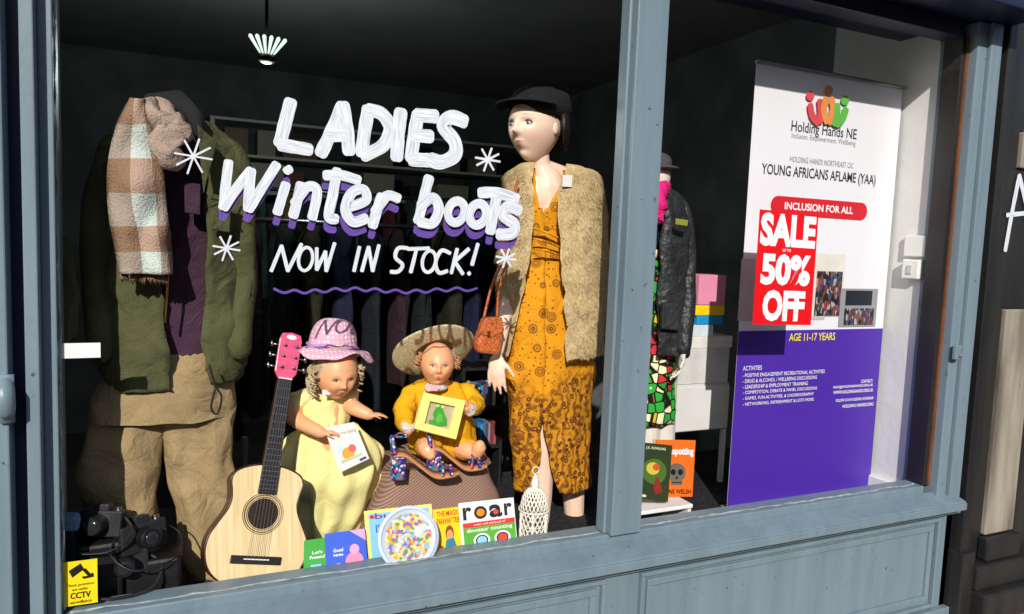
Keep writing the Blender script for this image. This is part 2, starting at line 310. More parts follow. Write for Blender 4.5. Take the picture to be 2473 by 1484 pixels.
def hat(name,c,M,cr_,ch,br,drop,wav,mt,parent,n=72,wn=5,band=None,tw=0):
    rr=[(cr_*sin(pi/2*(q/9)**.8),ch*cos(pi/2*(q/9)**1.15)) for q in range(10)]; vs=[];k=8
    for r,z in rr:
        for j in range(n): a=2*pi*j/n; vs.append(c+M@V((r*cos(a),r*sin(a),z)))
    for q in range(1,k+1):
        t=q/k
        for j in range(n):
            a=2*pi*j/n; r=cr_+(br-cr_)*t; vs.append(c+M@V((r*cos(a),r*sin(a),-drop*t*t+wav*t*t*(sin(wn*a+1)+.4*sin(2*wn*a+tw)))))
    fs=[[i*n+j,(i+1)*n+j,(i+1)*n+(j+1)%n,i*n+(j+1)%n] for i in range(9+k) for j in range(n)]
    hb=build(name,[(vs,fs)],mt,parent,True,solid=.003)
    if band: build('hat_band',[tube([c+M@V((cr_*1.03*cos(a),cr_*1.03*sin(a),.006+.003*sin(5*a))) for a in [2*pi*q/40 for q in range(41)]],.006,6)],band,hb,True)
    return hb
def crumple(p,a=.012,f=14,sd_=0):
    return ([V(q)+V((noise.noise(V(q)*f+V((sd_,0,0))),noise.noise(V(q)*f+V((0,7+sd_,0))),noise.noise(V(q)*f*.8+V((0,0,3+sd_)))))*a for q in p[0]],)+tuple(p[1:])
# ---------- flat printed sheets
def tmesh(s,bold=0,shear=0):
    cu=bpy.data.curves.new('t','FONT'); cu.body=s; cu.offset=bold; cu.shear=shear; cu.resolution_u=3
    ob=bpy.data.objects.new('t',cu); me=bpy.data.meshes.new_from_object(ob); vs=[v.co.copy() for v in me.vertices]; fs=[list(p.vertices) for p in me.polygons]
    bpy.data.objects.remove(ob); bpy.data.meshes.remove(me)
    x0=min(v.x for v in vs);x1=max(v.x for v in vs);y0=min(v.y for v in vs);y1=max(v.y for v in vs)
    return [((v.x-x0)/(x1-x0),(v.y-y0)/(y1-y0)) for v in vs],fs
class Sheet:
    def __init__(s,a,b_,c,d,y=None):
        s.a,s.b,s.c,s.d=a,b_,c,d; s.n=-((b_-a).cross(d-a)).normalized(); s.o=.0008; s.y=y; s.L=[];s.D=[];s.ml=[];s.md=[]
    def P(s,u,v,o=0): return s.a.lerp(s.b,u).lerp(s.d.lerp(s.c,u),v)+s.n*o
    def uv(s,px,py): p=S(px,py,s.y); return (p.x-s.a.x)/(s.b.x-s.a.x),(s.a.z-p.z)/(s.a.z-s.d.z)
    def add(s,pts,fs,mt,txt=False):
        L,ml=(s.L,s.ml) if txt else (s.D,s.md)
        if mt not in ml: ml.append(mt)
        L.append(([s.P(u,v,s.o) for u,v in pts],fs,ml.index(mt))); s.o+=.00025
    def poly(s,pts,mt): s.add(pts,[list(range(len(pts)))],mt)
    def rect(s,u0,v0,u1,v1,mt): s.poly([(u0,v0),(u1,v0),(u1,v1),(u0,v1)],mt)
    def disc(s,u,v,r,mt,asp=1,n=28): s.poly([(u+r*cos(2*pi*q/n),v+r*asp*sin(2*pi*q/n)) for q in range(n)],mt)
    def text(s,t,u0,v0,u1,v1,mt,bold=0,shear=0):
        p,f=tmesh(t,bold,shear); s.add([(u0+(u1-u0)*x,v1-(v1-v0)*y) for x,y in p],f,mt,True)
    def tpx(s,t,xl,xr,yc,h,mt,bold=0,shear=0):
        u0,v0=s.uv(xl,yc-h/2); _,v1=s.uv(xl,yc+h/2); u1,_=s.uv(xr,yc); s.text(t,u0,v0,u1,v1,mt,bold,shear)
    def rpx(s,x0,y0,x1,y1,mt):
        a=s.uv(x0,y0); c=s.uv(x0,y1); e=s.uv(x1,y1); s.rect(a[0],a[1],e[0],c[1],mt)
    def done(s,parent,pn='printed_picture',tn='lettering'):
        if s.D: build(pn,s.D,s.md,parent)
        if s.L: build(tn,s.L,s.ml,parent)
def stroke(pts,wpx,y,mi=0,closed=False,m=7,wy=1):
    q=cat([V((p[0],p[1])) for p in pts],m,closed); k=len(q); sc_=(S(q[0].x+1,q[0].y,y)-S(q[0].x,q[0].y,y)).length; P=[S(a.x,a.y,y) for a in q]; vs=[];uv=[];L=0
    hw=wpx*sc_/2; d0=(P[1]-P[0]).normalized(); d1=(P[-1]-P[-2]).normalized()
    if not closed:
        ext=[(-hw*.55,.45),(-hw*.35,.8)]; P=[P[0]+d0*e for e,_ in ext]+P+[P[-1]-d1*e for e,_ in ext[::-1]]; ws=[.5,.85]+[1]*k+[.8,.5]
    else: ws=[1]*k
    k=len(P); rr=random.random()*20
    for i in range(k):
        t=(P[min(i+1,k-1)]-P[max(i-1,0)]).normalized() if not(closed and i in(0,k-1)) else (P[1]-P[-2]).normalized()
        if i: L+=(P[i]-P[i-1]).length
        pe=V((-t.z,0,t.x)); ww=hw*ws[i]*(1+.1*noise.noise(P[i]*40))
        for q_ in range(5): a=q_/4*2-1; vs.append(P[i]+pe*ww*a); uv.append((q_/4+rr,L/.05))
    return (vs,[[i*5+j,i*5+j+1,(i+1)*5+j+1,(i+1)*5+j] for i in range(k-1) for j in range(4)],mi,uv)
# ================= GROUND & STREET
build('ground',[([(-150,-150,-.13),(150,-150,-.13),(150,150,-.13),(-150,150,-.13)],[[0,1,2,3]])],GRND,kind='structure')
build('road',[([(-150,-9,-.12),(150,-9,-.12),(150,-2.9,-.12),(-150,-2.9,-.12)],[[0,1,2,3]])],ASPH,kind='structure')
build('pavement',[box(-60,60,-2.78,.3,-.128,0)],PAVE,kind='structure'); build('kerb',[box(-60,60,-2.9,-2.783,-.129,.003)],mat('kerb_stone','8f8b84',.9),kind='structure',bevel=.01)
build('pavement',[box(-60,60,-12.4,-9.12,-.128,0)],PAVE,kind='structure'); build('kerb',[box(-60,60,-9.117,-9,-.129,.003)],mat('kerb_stone','8f8b84',.9),kind='structure',bevel=.01)
WINDP=mat('dark_window_pane',(.02,.025,.03,1),.08,.2,2,0); STONE=mat('stone_trim','b5a998',.85,.15,6)
def house(x0,w,he,hr,bm,gable=False,nm='terraced_house'):
    T=thing(nm,'brick terraced house with slate roof across the street','house',V((x0+w/2,-12.4,0)))
    if gable:
        a=[(x0,0),(x0+w,0),(x0+w,he),(x0+w/2,hr),(x0,he)]; build('wall',[hull8([V((p[0],-12,p[1])) for p in a],V((0,1,0)),8)],bm,T)
        build('roof',[hull8([V((x0+w/2,-11.9,hr+.08)),V((x0+w/2,-20.1,hr+.08)),V((x0-.2,-20.1,he)),V((x0-.2,-11.9,he))],V((-.7,0,.7)),.06),hull8([V((x0+w/2,-11.9,hr+.08)),V((x0+w/2,-20.1,hr+.08)),V((x0+w+.2,-20.1,he)),V((x0+w+.2,-11.9,he))],V((.7,0,.7)),.06)],SLATE,T)
    else:
        build('wall',[box(x0,x0+w-.003,-20,-12,0,he)],bm,T)
        build('roof',[hull8([V((x0,-11.8,he)),V((x0+w-.01,-11.8,he)),V((x0+w-.01,-16,hr)),V((x0,-16,hr))],V((0,.5,.86)),.08),hull8([V((x0,-20.2,he)),V((x0+w-.01,-20.2,he)),V((x0+w-.01,-16,hr)),V((x0,-16,hr))],V((0,-.5,.86)),.08)],SLATE,T)
        build('chimney',[box(x0+w-.8,x0+w-.1,-16.4,-15.7,hr-.6,hr+.9),box(x0+w-.85,x0+w-.05,-16.45,-15.65,hr+.9,hr+1)],bm,T)
    for wx,wz,ww,wh in ((.7,3.6,1,1.5),(w-1.8,3.6,1,1.5),(w-2.2,.9,1.5,1.6)):
        X=x0+wx; build('window',[box(X,X+ww,-12.05,-11.985,wz,wz+wh,0),box(X-.07,X,-12.05,-11.95,wz,wz+wh,1),box(X+ww,X+ww+.07,-12.05,-11.95,wz,wz+wh,1),box(X-.07,X+ww+.07,-12.05,-11.94,wz+wh,wz+wh+.09,1),box(X-.12,X+ww+.12,-12.05,-11.88,wz-.1,wz,1),box(X,X+ww,-12.04,-11.96,wz+wh/2-.03,wz+wh/2+.03,1),box(X+ww/2-.02,X+ww/2+.02,-12.04,-11.965,wz,wz+wh,1)],[WINDP,STONE],T)
    build('door',[box(x0+.6,x0+1.5,-12.03,-11.95,0,2.1,0),box(x0+.5,x0+.6,-12.03,-11.93,0,2.2,1),box(x0+1.5,x0+1.6,-12.03,-11.93,0,2.2,1),box(x0+.6,x0+1.5,-12.03,-11.93,2.1,2.2,1)],[NAVY,STONE],T)
for q in range(6): house(-14.15+q*4.5,4.5,6.7,8.6,BRICK)
house(13.4,6.4,4.7,9.0,BRICK2,True,'gable_house'); house(20.5,5,6.2,8.4,BRICK)
# ================= SHOPFRONT
SB=thing('shop_building','teal painted shop building with two display windows','shop',V((1.3,.1,0)))
build('pier',[box(-1.7,-.352,-.075,.12,0,2.5)],TEAL,SB,bevel=.004); build('recess_strip',[box(-.352,-.322,-.02,.1,0,2.5)],NAVY,SB)
build('window_jamb',[box(-.322,-.294,-.062,.1,.5,2.5),box(-.294,-.264,-.022,.06,.5,2.5)],TEAL,SB,bevel=.003)
build('mullion',[box(1.287,1.403,-.05,.05,.602,2.44),box(1.275,1.287,-.02,.03,.602,2.44),box(1.403,1.415,-.02,.03,.602,2.44)],TEAL,SB,bevel=.004)
build('bottom_rail',[box(-.262,2.848,-.028,.06,.53,.6)],TEAL,SB,bevel=.004)
PUT=mat('old_white_putty','8f9a9c',.8,.4,30,.6,90)
build('putty_line',[crumple(tube([(-.25+q*.04,-.003,.602) for q in range(39)],.003,5),.006,60),crumple(tube([(1.42+q*.04,-.003,.602) for q in range(36)],.003,5),.006,60),crumple(tube([(-.262,-.003,.61+q*.04) for q in range(45)],.003,5),.006,60)],PUT,SB)
V1=[V((-.32,-.03,.572)),V((3.0,-.03,.572)),V((3.0,-.115,.545)),V((-.32,-.115,.545))]
build('sill',[hull8(V1,V((0,-.25,.97)),.03),hull8([V((-.32,-.12,.54)),V((3.0,-.12,.54)),V((3.0,-.12,.51)),V((-.32,-.12,.51))],V((0,-1,0)),.03)],TEAL,SB,bevel=.003)
pn=[box(-.35,3.05,-.03,.1,0,.51)]
for x0,x1 in ((-.3,1.28),(1.42,2.95)):
    for d,(y,wd) in enumerate(((-.05,.03),(-.042,.05))):
        o=d*.03; pn+=[box(x0+o,x1-o,y,-.03,.455-o-wd/2,.455-o),box(x0+o,x1-o,y,-.03,.06+o,.06+o+wd/2),box(x0+o,x0+o+wd/2,y,-.03,.06+o+wd/2,.455-o-wd/2),box(x1-o-wd/2,x1-o,y,-.03,.06+o+wd/2,.455-o-wd/2)]
pn+=[box(-.35,3.04,-.07,-.03,.475,.5),box(-.35,3.04,-.06,-.03,0,.05)]
build('stall_riser',pn,TEAL,SB,bevel=.003)
build('transom',[box(-.262,2.848,-.028,.06,2.44,2.5)],NAVY,SB,bevel=.003)
build('shutter_box',[box(-1.7,3.06,-.22,.3,2.503,2.95),box(-1.7,3.06,-.25,.3,2.95,3.0)],[NAVY],SB,bevel=.005)
build('window_jamb',[box(2.885,2.94,-.062,.1,.5,2.5),box(2.943,3.01,-.078,.1,.5,2.5)],TEAL,SB,bevel=.004)
build('dark_reveal',[box(2.85,2.872,-.02,.06,.6,2.44,0),box(2.872,2.885,-.028,.06,.6,2.44,1)],[BLACKP,WOODB],SB,bevel=.002)
build('recess_strip',[box(3.01,3.05,-.03,.1,0,2.5)],NAVY,SB); build('upper_wall',[box(-1.7,8,-.05,.3,3.0,6.5)],BRICK,SB)
c=S(12,968,-.1); build('bracket',[tube([c+V((0,.03,.045)),c+V((0,-.0,.02)),c+V((0,-.0,-.02)),c+V((0,.03,-.045))],[.012,.02,.02,.012],10),obox(c+V((0,.02,0)),(.014,.006,.055))],TEAL,SB,True)
c=S(2310,850,-.078); build('bracket',[obox(c+V((-.01,-.008,0)),(.018,.008,.03)),tube([c+V((-.01,-.02,-.012)),c+V((.008,-.02,-.012))],.008,8)],TEAL,SB,bevel=.003)
build('interior_wall',[box(-1.6,-1.5,.1,4.3,0,2.9),box(-1.5,3.3,4.2,4.3,0,2.9),box(3.09,3.2,.651,4.2,0,2.9),box(-1.5,-.27,.1,.14,0,2.5)],DARK,SB)
build('return_wall',[box(2.887,3.19,.103,.65,0,2.9),box(2.8865,2.9,.061,.102,.6,2.44)],WHITEW,SB,label='white plastered window return wall')
build('skirting',[box(2.86,2.886,.07,.6,.47,.56)],WHT,SB,bevel=.004)
build('interior_floor',[box(-1.5,3.2,.1,4.2,-.05,.004)],FLR,SB); build('ceiling',[box(-1.7,3.3,.3,4.3,2.85,3.0)],CEIL,SB)
build('display_platform',[box(-.6,2.885,.062,1.05,.005,.47)],CARPET,SB)
NB=thing('neighbouring_shopfront','black painted shopfront with flaking cream pilaster','shop',V((3.8,-.05,0)))
build('pilaster',[box(3.05,3.1,-.08,.1,.0,2.6),box(3.04,3.12,-.1,.1,0,.3)],BLACKP,NB,bevel=.005)
build('cream_pilaster',[box(3.22,3.42,-.07,.1,.35,1.35)],CREAM,NB,bevel=.006)
build('cream_capital',[box(3.22,3.42,-.07,.1,1.95,2.1)],CREAM,NB,bevel=.006)
build('board',[box(3.1,3.22,-.05,.1,0,2.6),box(3.22,6,-.05,.1,1.355,1.945),box(3.22,6,-.05,.1,2.105,2.6),box(3.42,6,-.05,.1,0,1.35)],BLACKP,NB)
build('step',[box(3.12,4.5,-.16,-.05,0,.13),box(3.12,4.5,-.12,-.05,.13,.24),box(3.2,3.44,-.1,-.05,.24,.345)],BLACKP,NB,bevel=.01)
build('painted_letter',[stroke([(2462,425),(2445,510),(2428,605)],9,-.055),stroke([(2462,425),(2480,500),(2500,590)],9,-.0555),stroke([(2432,520),(2480,515)],7,-.056)],PAINTW,NB)
# ================= PAINTED LETTERING
GT=thing('window_lettering','hand painted white brush lettering with purple shadow on window glass','lettering',S(910,700,-.004))
y0=[-.0045]
def nx(): y0[0]-=.00012; return y0[0]
W1=[[(702,246),(688,300),(676,348)],[(678,350),(712,356),(748,362)],[(828,256),(802,315),(775,372)],[(828,254),(838,310),(843,368)],[(792,328),(838,328)],
[(890,264),(880,320),(874,372)],[(890,266),(922,276),(942,310),(925,352),(878,376)],[(968,270),(962,325),(958,382)],[(1010,276),(1000,330),(993,384)],[(1008,278),(1052,282)],[(1002,328),(1040,330)],[(994,386),(1042,388)],
[(1122,294),(1090,284),(1070,305),(1098,342),(1098,375),(1066,392),(1040,386)]]
W2=[[(552,392),(545,450),(540,502)],[(540,502),(572,455),(606,412)],[(606,412),(602,460),(600,506)],[(600,506),(632,455),(668,398)],[(690,446),(680,480),(670,514)],[(694,408),(698,414)],[(727,446),(718,485),(708,522)],[(712,492),(742,452),(766,462),(754,526)],
[(814,412),(804,470),(794,522),(812,530)],[(786,424),(826,424),(866,436)],[(846,500),(884,484),(878,458),(850,466),(834,505),(852,536),(884,528)],[(922,474),(910,510),(900,546)],[(906,512),(934,474),(962,480)],
[(1036,430),(1022,485),(1010,535)],[(1016,498),(1046,478),(1060,506),(1044,540),(1014,536)],[(1202,462),(1192,515),(1184,560)],[(1160,466),(1200,466),(1248,480)],[(1254,508),(1226,500),(1216,522),(1242,542),(1236,564),(1204,566)]]
OV=[(1102,512,20,26),(1154,518,20,26)]
def oval(o): return [(o[0]+o[2]*cos(q*pi/4)+3*-sin(q*pi/4),o[1]+o[3]*sin(q*pi/4)) for q in range(8)]
build('brush_lettering',[stroke(s,32,nx()) for s in W1],PAINTW,GT); build('brush_lettering',[stroke(s,25,nx()) for s in W2]+[stroke(oval(o),20,nx(),closed=True) for o in OV],PAINTW,GT)
build('brush_lettering_shadow',[stroke([(a-4,c+26) for a,c in s],17,.0015+i*.0001) for i,s in enumerate(W2)]+[stroke([(a-4,c+26) for a,c in oval(o)],15,.004+i*.0001,closed=True) for i,o in enumerate(OV)],PAINTP,GT)
W3=[[(655,655),(680,594)],[(680,594),(695,655)],[(695,655),(728,590)],[(765,600),(765,652)],[(765,652),(786,608)],[(786,608),(788,655)],[(788,655),(808,588)],[(868,597),(855,655)],[(874,655),(890,597)],[(890,597),(900,655)],[(900,655),(915,593)],
[(985,600),(962,600),(955,622),(972,640),(962,656),(944,657)],[(1006,602),(992,658)],[(985,602),(1036,600)],[(1087,612),(1066,606),(1052,635),(1060,659),(1080,655)],[(1104,602),(1090,660)],[(1132,602),(1098,632)],[(1098,632),(1118,662)],[(1154,590),(1140,640)],[(1132,659),(1134,663)]]
build('brush_lettering',[stroke(s,9,nx()) for s in W3]+[stroke(oval(o),8,nx(),closed=True) for o in ((738,626,17,28),(1036,632,16,26))],PAINTW,GT)
for cx,cy,r in ((467,378,46),(1178,386,30),(547,600,33),(1222,624,24)):
    build('painted_star',[stroke([(cx-r*cos(R(a)),cy-r*sin(R(a))*.95),(cx+r*cos(R(a)),cy+r*sin(R(a))*.95)],5,nx()) for a in (10,62,108,152)],PAINTW,GT)
build('painted_wave',[stroke([(662+q*24.5,702+(4 if q%2 else -4)+3*sin(q*.6)) for q in range(21)],6.5,.0012,m=4)],PAINTP,GT)
def sheetpx(y,TLx,TLy,BRx,BRy):
    a=S(TLx,TLy,y); c=S(BRx,BRy,y); return Sheet(a,V((c.x,y,a.z)),c,V((a.x,y,c.z)),y)
def backing(name,s,mt,t,top,bevel=0): return build(name,[hull8([s.a,s.b,s.c,s.d],s.n,t)],mt,top=top,bevel=bevel)
s=sheetpx(.003,150,1360,236,1455); o=backing('warning_sticker',s,fm('f0d818'),.0004,('yellow surveillance warning sticker on window glass','sticker')); K=fm('1a1a14')
s.poly([(.18,.2),(.52,.06),(.62,.2),(.28,.36)],K); s.poly([(.55,.2),(.66,.18),(.8,.32),(.88,.3),(.9,.4),(.6,.42),(.55,.36),(.72,.36)],K); s.text('These premises',.1,.5,.9,.58,K); s.text('are under',.27,.6,.73,.66,K); s.text('CCTV',.22,.7,.8,.84,K,.02); s.text('surveillance',.2,.88,.82,.95,K); s.done(o)
s=sheetpx(.003,143,830,243,864); o=backing('price_label',s,fm('e9e9ea'),.0004,('blank white paper label stuck on window glass','label'))
# ================= BANNER
YB=.25; a=S(1797,600,YB); x0=a.x; x1=S(2148,600,YB).x; zt=S(1820,152,YB).z; zb=.5
BN=thing('roller_banner','white and purple roller banner with charity text','banner',V(((x0+x1)/2,YB,.47)))
s=Sheet(V((x0,YB,zt)),V((x1,YB,zt)),V((x1,YB,zb)),V((x0,YB,zb)),YB); build('banner_sheet',[hull8([s.a,s.b,s.c,s.d],s.n,.001)],mat('banner_vinyl','dedee4',.45,.03,3,0),BN)
build('banner_base',[box(x0,x1,YB-.05,YB+.05,.47,.5)],STEEL,BN,bevel=.008); build('banner_top_rail',[box(x0,x1,YB-.012,YB+.012,zt,zt+.015)],STEEL,BN,bevel=.004); build('banner_pole',[tube([V(((x0+x1)/2,YB+.03,.5)),V(((x0+x1)/2,YB+.03,zt))],.008)],STEEL,BN,True)
vp=s.uv(1900,798)[1]; PUR=mat('purple_print','4a2a9e',.4,.05,3,0); WT=fm('f0f0f2'); DK=fm('3a3a44'); GY=fm('8a8a92')
s.rect(0,vp,1,1,PUR)
s.tpx('Holding Hands NE',1912,2070,308,34,DK,.01); s.tpx('Inclusion. Empowerment. Wellbeing',1912,2067,329,17,GY); s.tpx('HOLDING HANDS NORTHEAST CIC',1908,2062,384,14,GY); s.tpx('YOUNG AFRICANS AFLAME (YAA)',1840,2116,411,34,DK,.012)
RD=mat('red_print','cc2430',.4,.04,3,0); ua,va=s.uv(1862,472); _,vb=s.uv(1862,518); uc=s.uv(2094,505)[0]; ry=(vb-va)/2; rx=.045; vm=(va+vb)/2
s.poly([(ua+rx+rx*cos(t),vm+ry*sin(t)) for t in [pi/2+pi*q/10 for q in range(11)]]+[(uc-rx+rx*cos(t),vm+ry*sin(t)) for t in [-pi/2+pi*q/10 for q in range(11)]],RD)
s.tpx('INCLUSION FOR ALL',1895,2060,497,18,WT,.02)
s.rpx(1790,625,1990,775,fm('b9b4b0')); s.rpx(1965,612,2030,765,fm('d8d4cc')); s.rpx(1972,655,2026,764,CROWD); s.rpx(2030,697,2112,790,fm('8f9098')); s.rpx(2038,745,2106,786,CROWD); s.rpx(2042,702,2103,738,fm('1f2430'))
YL=fm('e8d840'); s.tpx('AGE 11-17 YEARS',1905,2015,815,19,YL,.015)
s.tpx('ACTIVITIES',1793,1838,890,11,WT)
for q,t in enumerate(('- POSITIVE ENGAGEMENT RECREATIONAL ACTIVITIES','- DRUG & ALCOHOL / WELLBEING DISCUSSIONS','- LEADERSHIP & EMPLOYMENT TRAINING','- COMPETITION, DEBATE & PANEL DISCUSSIONS','- GAMES, FUN ACTIVITIES, & CHOREOGRAPHY','- NETWORKING, REFRESHMENT & LOTS MORE')): s.tpx(t,1792,(1989,1970,1948,1970,1962,1962)[q],907+q*14,9,WT)
for t,xl,yy in (('CONTACT:',2077,921),('INFO@HOLDINGHANDS.ORG.UK',2010,936),('WWW.HOLDINGHANDS.ORG.UK',2010,948),('FOLLOW US ON FACEBOOK, INSTAGRAM',2016,968),('HOLDING HANDS.ORG',2032,981)): s.tpx(t,xl,2105,yy,8,WT,.01)
s.done(BN)
lg=[]
for mi,(cx,cy) in enumerate(((1957,232),(2002,218),(2041,243))): 
    lg.append(([S(cx+10*cos(q*pi/8),cy+12*sin(q*pi/8),YB-.009-mi*.0003) for q in range(16)],[list(range(16))],mi))
for mi,pts in ((0,[(1957,255),(1962,280),(1976,296)]),(0,[(1980,245),(1982,270),(1980,294)]),(1,[(1996,240),(1990,265),(1997,294)]),(1,[(2008,240),(2012,265),(2003,296)]),(2,[(2022,255),(2022,280),(2016,300)]),(2,[(2043,265),(2036,285),(2022,300)])): lg.append(stroke(pts,15,YB-.010-.0003*len(lg),mi))
build('logo',lg,[fm('d04a52'),fm('d88a4a'),fm('5fae4a')],BN)
s=Sheet(S(1835,506,.012),S(1977,519,.012),S(1958,786,.012),S(1817,784,.012)); o=backing('sale_sign',s,mat('red_poster','e0141c',.4,.04,3,0),.0006,('red sale poster with white condensed letters on glass','sign'))
s.text('SALE',.03,.02,.97,.31,WT,.05); s.text('UP TO',.42,.325,.56,.35,WT,.02); s.text('50%',.08,.37,.92,.65,WT,.05); s.text('OFF',.14,.69,.86,.97,WT,.05); s.done(o)
c=V((2.884,.125,S(2215,612,.12).z)); LS=thing('light_switch','white surface mounted light switch box on plastered wall','switch',c)
build('socket_plate',[obox(c+V((-.01,0,.03)),(.01,.05,.045))],WHT,LS,bevel=.004); build('switch_box',[obox(c+V((-.018,.0,-.07)),(.018,.04,.042))],WHT,LS,bevel=.006); build('rocker',[obox(c+V((-.039,0,-.07)),(.003,.01,.018))],mat('switch_grey','b8b8b4'),LS)
# ================= MALE MANNEQUIN
ym=.27
T=thing('mannequin','headless mannequin in olive jacket, plaid scarf and beige trousers','mannequin',V((S(400,1300,ym).x,ym,.47)))
build('body',[limb(pxl([(405,270),(405,350),(405,600),(405,850)],ym+.02),[.05,.06,.07,.07]),limb(pxl([(330,900),(300,1200),(290,1360)],ym+.02),[.055,.045,.03]),limb(pxl([(480,900),(490,1200),(495,1365)],ym+.02),[.055,.045,.03]),limb(pxl([(320,350),(500,350)],ym+.02),[.045,.045]),ell(V((S(285,1370,ym).x,ym-.02,.5)),(.035,.09,.03)),ell(V((S(495,1370,ym).x,ym-.02,.5)),(.035,.09,.03))],mat('mannequin_black','2a2a2c'),T,remesh=.008)
build('shirt',[crumple(garment([(330,350,500),(360,315,535),(480,300,545),(650,305,545),(800,305,545),(885,305,540)],ym,.46,fold=.05,ff=7),.008,14)],PLUM,T,True)
build('shirt_pocket',[hull8([S(445,440,ym-.125),S(485,445,ym-.125),S(484,520,ym-.125),S(446,515,ym-.125)],V((0,-1,0)),.03)],PLUM,T,bevel=.004)
j=garment([(290,340,510,362,478),(318,285,545,375,486),(370,250,588,388,490),(480,236,600,392,493),(620,236,604,390,495),(760,238,600,388,498),(870,242,592,408,500),(925,252,575,424,512)],ym,.5,fold=.05,ff=9,seed=2,op=True,n=60)
sl1=limb(pxl([(275,350),(246,470),(234,660),(248,850)],[ym+.0,ym,ym-.02,ym-.05]),[.035,.042,.042,.034]); sl2=limb(pxl([(556,352),(580,500),(590,680),(572,850)],[ym,ym-.01,ym-.03,ym-.05]),[.034,.042,.042,.034])
build('jacket',[crumple(crumple(j,.022,11),.007,45)],OLIVE,T,True,solid=.005)
build('sleeve',[crumple(crumple(sl1,.016,14),.012,40)],OLIVE,T,True,sub=1); build('sleeve',[crumple(crumple(sl2,.016,14),.012,40)],OLIVE,T,True,sub=1)
build('collar',[crumple(tube([S(352,345,ym-.12),S(338,290,ym-.09),S(365,252,ym),S(430,245,ym),S(470,285,ym-.09),S(482,345,ym-.12)],[.012,.024,.03,.03,.024,.012],10),.01)],mat('dark_wool','1c1d20',.95),T,True)
build('lapel',[crumple(hull8([S(475,300,ym-.14),S(525,345,ym-.12),S(505,430,ym-.14),S(489,470,ym-.145)],V((0,-1,0)),.006),.006)],OLIVE,T,bevel=.002)
build('chest_pocket',[crumple(hull8([S(510,470,ym-.13),S(560,480,ym-.12),S(556,560,ym-.12),S(510,552,ym-.13)],V((0,-1,0)),.01),.005)],OLIVE,T,bevel=.003)
build('jacket_zip',[tube(pxl([(412,560),(404,700),(398,780)],ym-.135),.0035,6)],BRASS,T,True)
build('drawstring',[tube(cat(pxl([(505,880),(520,930),(535,960),(525,1000),(510,985),(520,940)],ym-.15),5),.003,6)],mat('dark_cord','1a1c14'),T,True)
tz=[crumple(garment([(850,285,545),(900,258,560),(960,225,565),(1010,212,565)],ym,.42,fold=.03),.01),
 crumple(garment([(960,214,404),(1060,200,400),(1160,200,388),(1260,212,366),(1360,228,350)],ym,.5,fold=.09,ff=5),.035,9),
 crumple(garment([(960,385,560),(1060,394,562),(1160,408,560),(1280,428,556),(1385,445,550)],ym,.5,fold=.09,ff=5,seed=4),.035,9)]
build('trousers',tz,CHINO,T,True)
def strip(rows,y,amp=.01,n=10,mi=0):
    vs=[];uv=[];rw=[]
    for i in range(len(rows)-1):
        for j_ in range(6): rw.append([cr(rows[max(i-1,0)][q],rows[i][q],rows[i+1][q],rows[min(i+2,len(rows)-1)][q],j_/6) for q in range(3)])
    rw.append(rows[-1]); L=len(rw)
    for i,(v_,a,b_) in enumerate(rw):
        for j_ in range(n+1):
            t=j_/n; p=S(a+(b_-a)*t,v_,y-.03*sin(pi*t)); p.y+=amp*noise.noise(V((t*3,i*.15,y*9))); vs.append(p); uv.append((t,i/L*1.0))
    return (vs,[[i*(n+1)+j_,i*(n+1)+j_+1,(i+1)*(n+1)+j_+1,(i+1)*(n+1)+j_] for i in range(L-1) for j_ in range(n)],mi,uv)
ysc=ym-.15
fr_=[tube([S(295+q*5.2,655+q*.3,ysc),S(294+q*5.3+random.uniform(-3,3),668+q*.3,ysc-.002),S(294+q*5.3+random.uniform(-4,4),684+random.uniform(-6,5),ysc)],[.003,.0025,.001],5,mi=0) for q in range(22)]
build('scarf',[strip([(240,318,345),(300,288,364),(380,266,386),(460,262,398),(540,270,405),(600,282,410),(662,293,414)],ysc,.03)]+fr_,SCARF,T,True,solid=.006)
build('scarf_knot',[crumple(limb(pxl([(392,262),(410,310),(392,360),(425,392)],[ysc+.05,ysc,ysc-.02,ysc-.02]),[.03,.036,.032,.022]),.024,24),crumple(limb(pxl([(355,258),(390,290),(440,325)],[ysc+.02,ysc-.01,ysc]),[.022,.03,.02]),.022,24)],cloth('pink_beige_wool','b09b8c',220,.9),T,True,label='knotted plaid wool scarf end')
build('hanging_jacket',[crumple(garment([(575,105,150),(620,95,172),(700,90,182),(780,95,180),(815,100,170)],.16,.4,fold=.1),.02)],OLIVE,top=('olive jacket hanging beside the window jamb','jacket'),smooth=True)
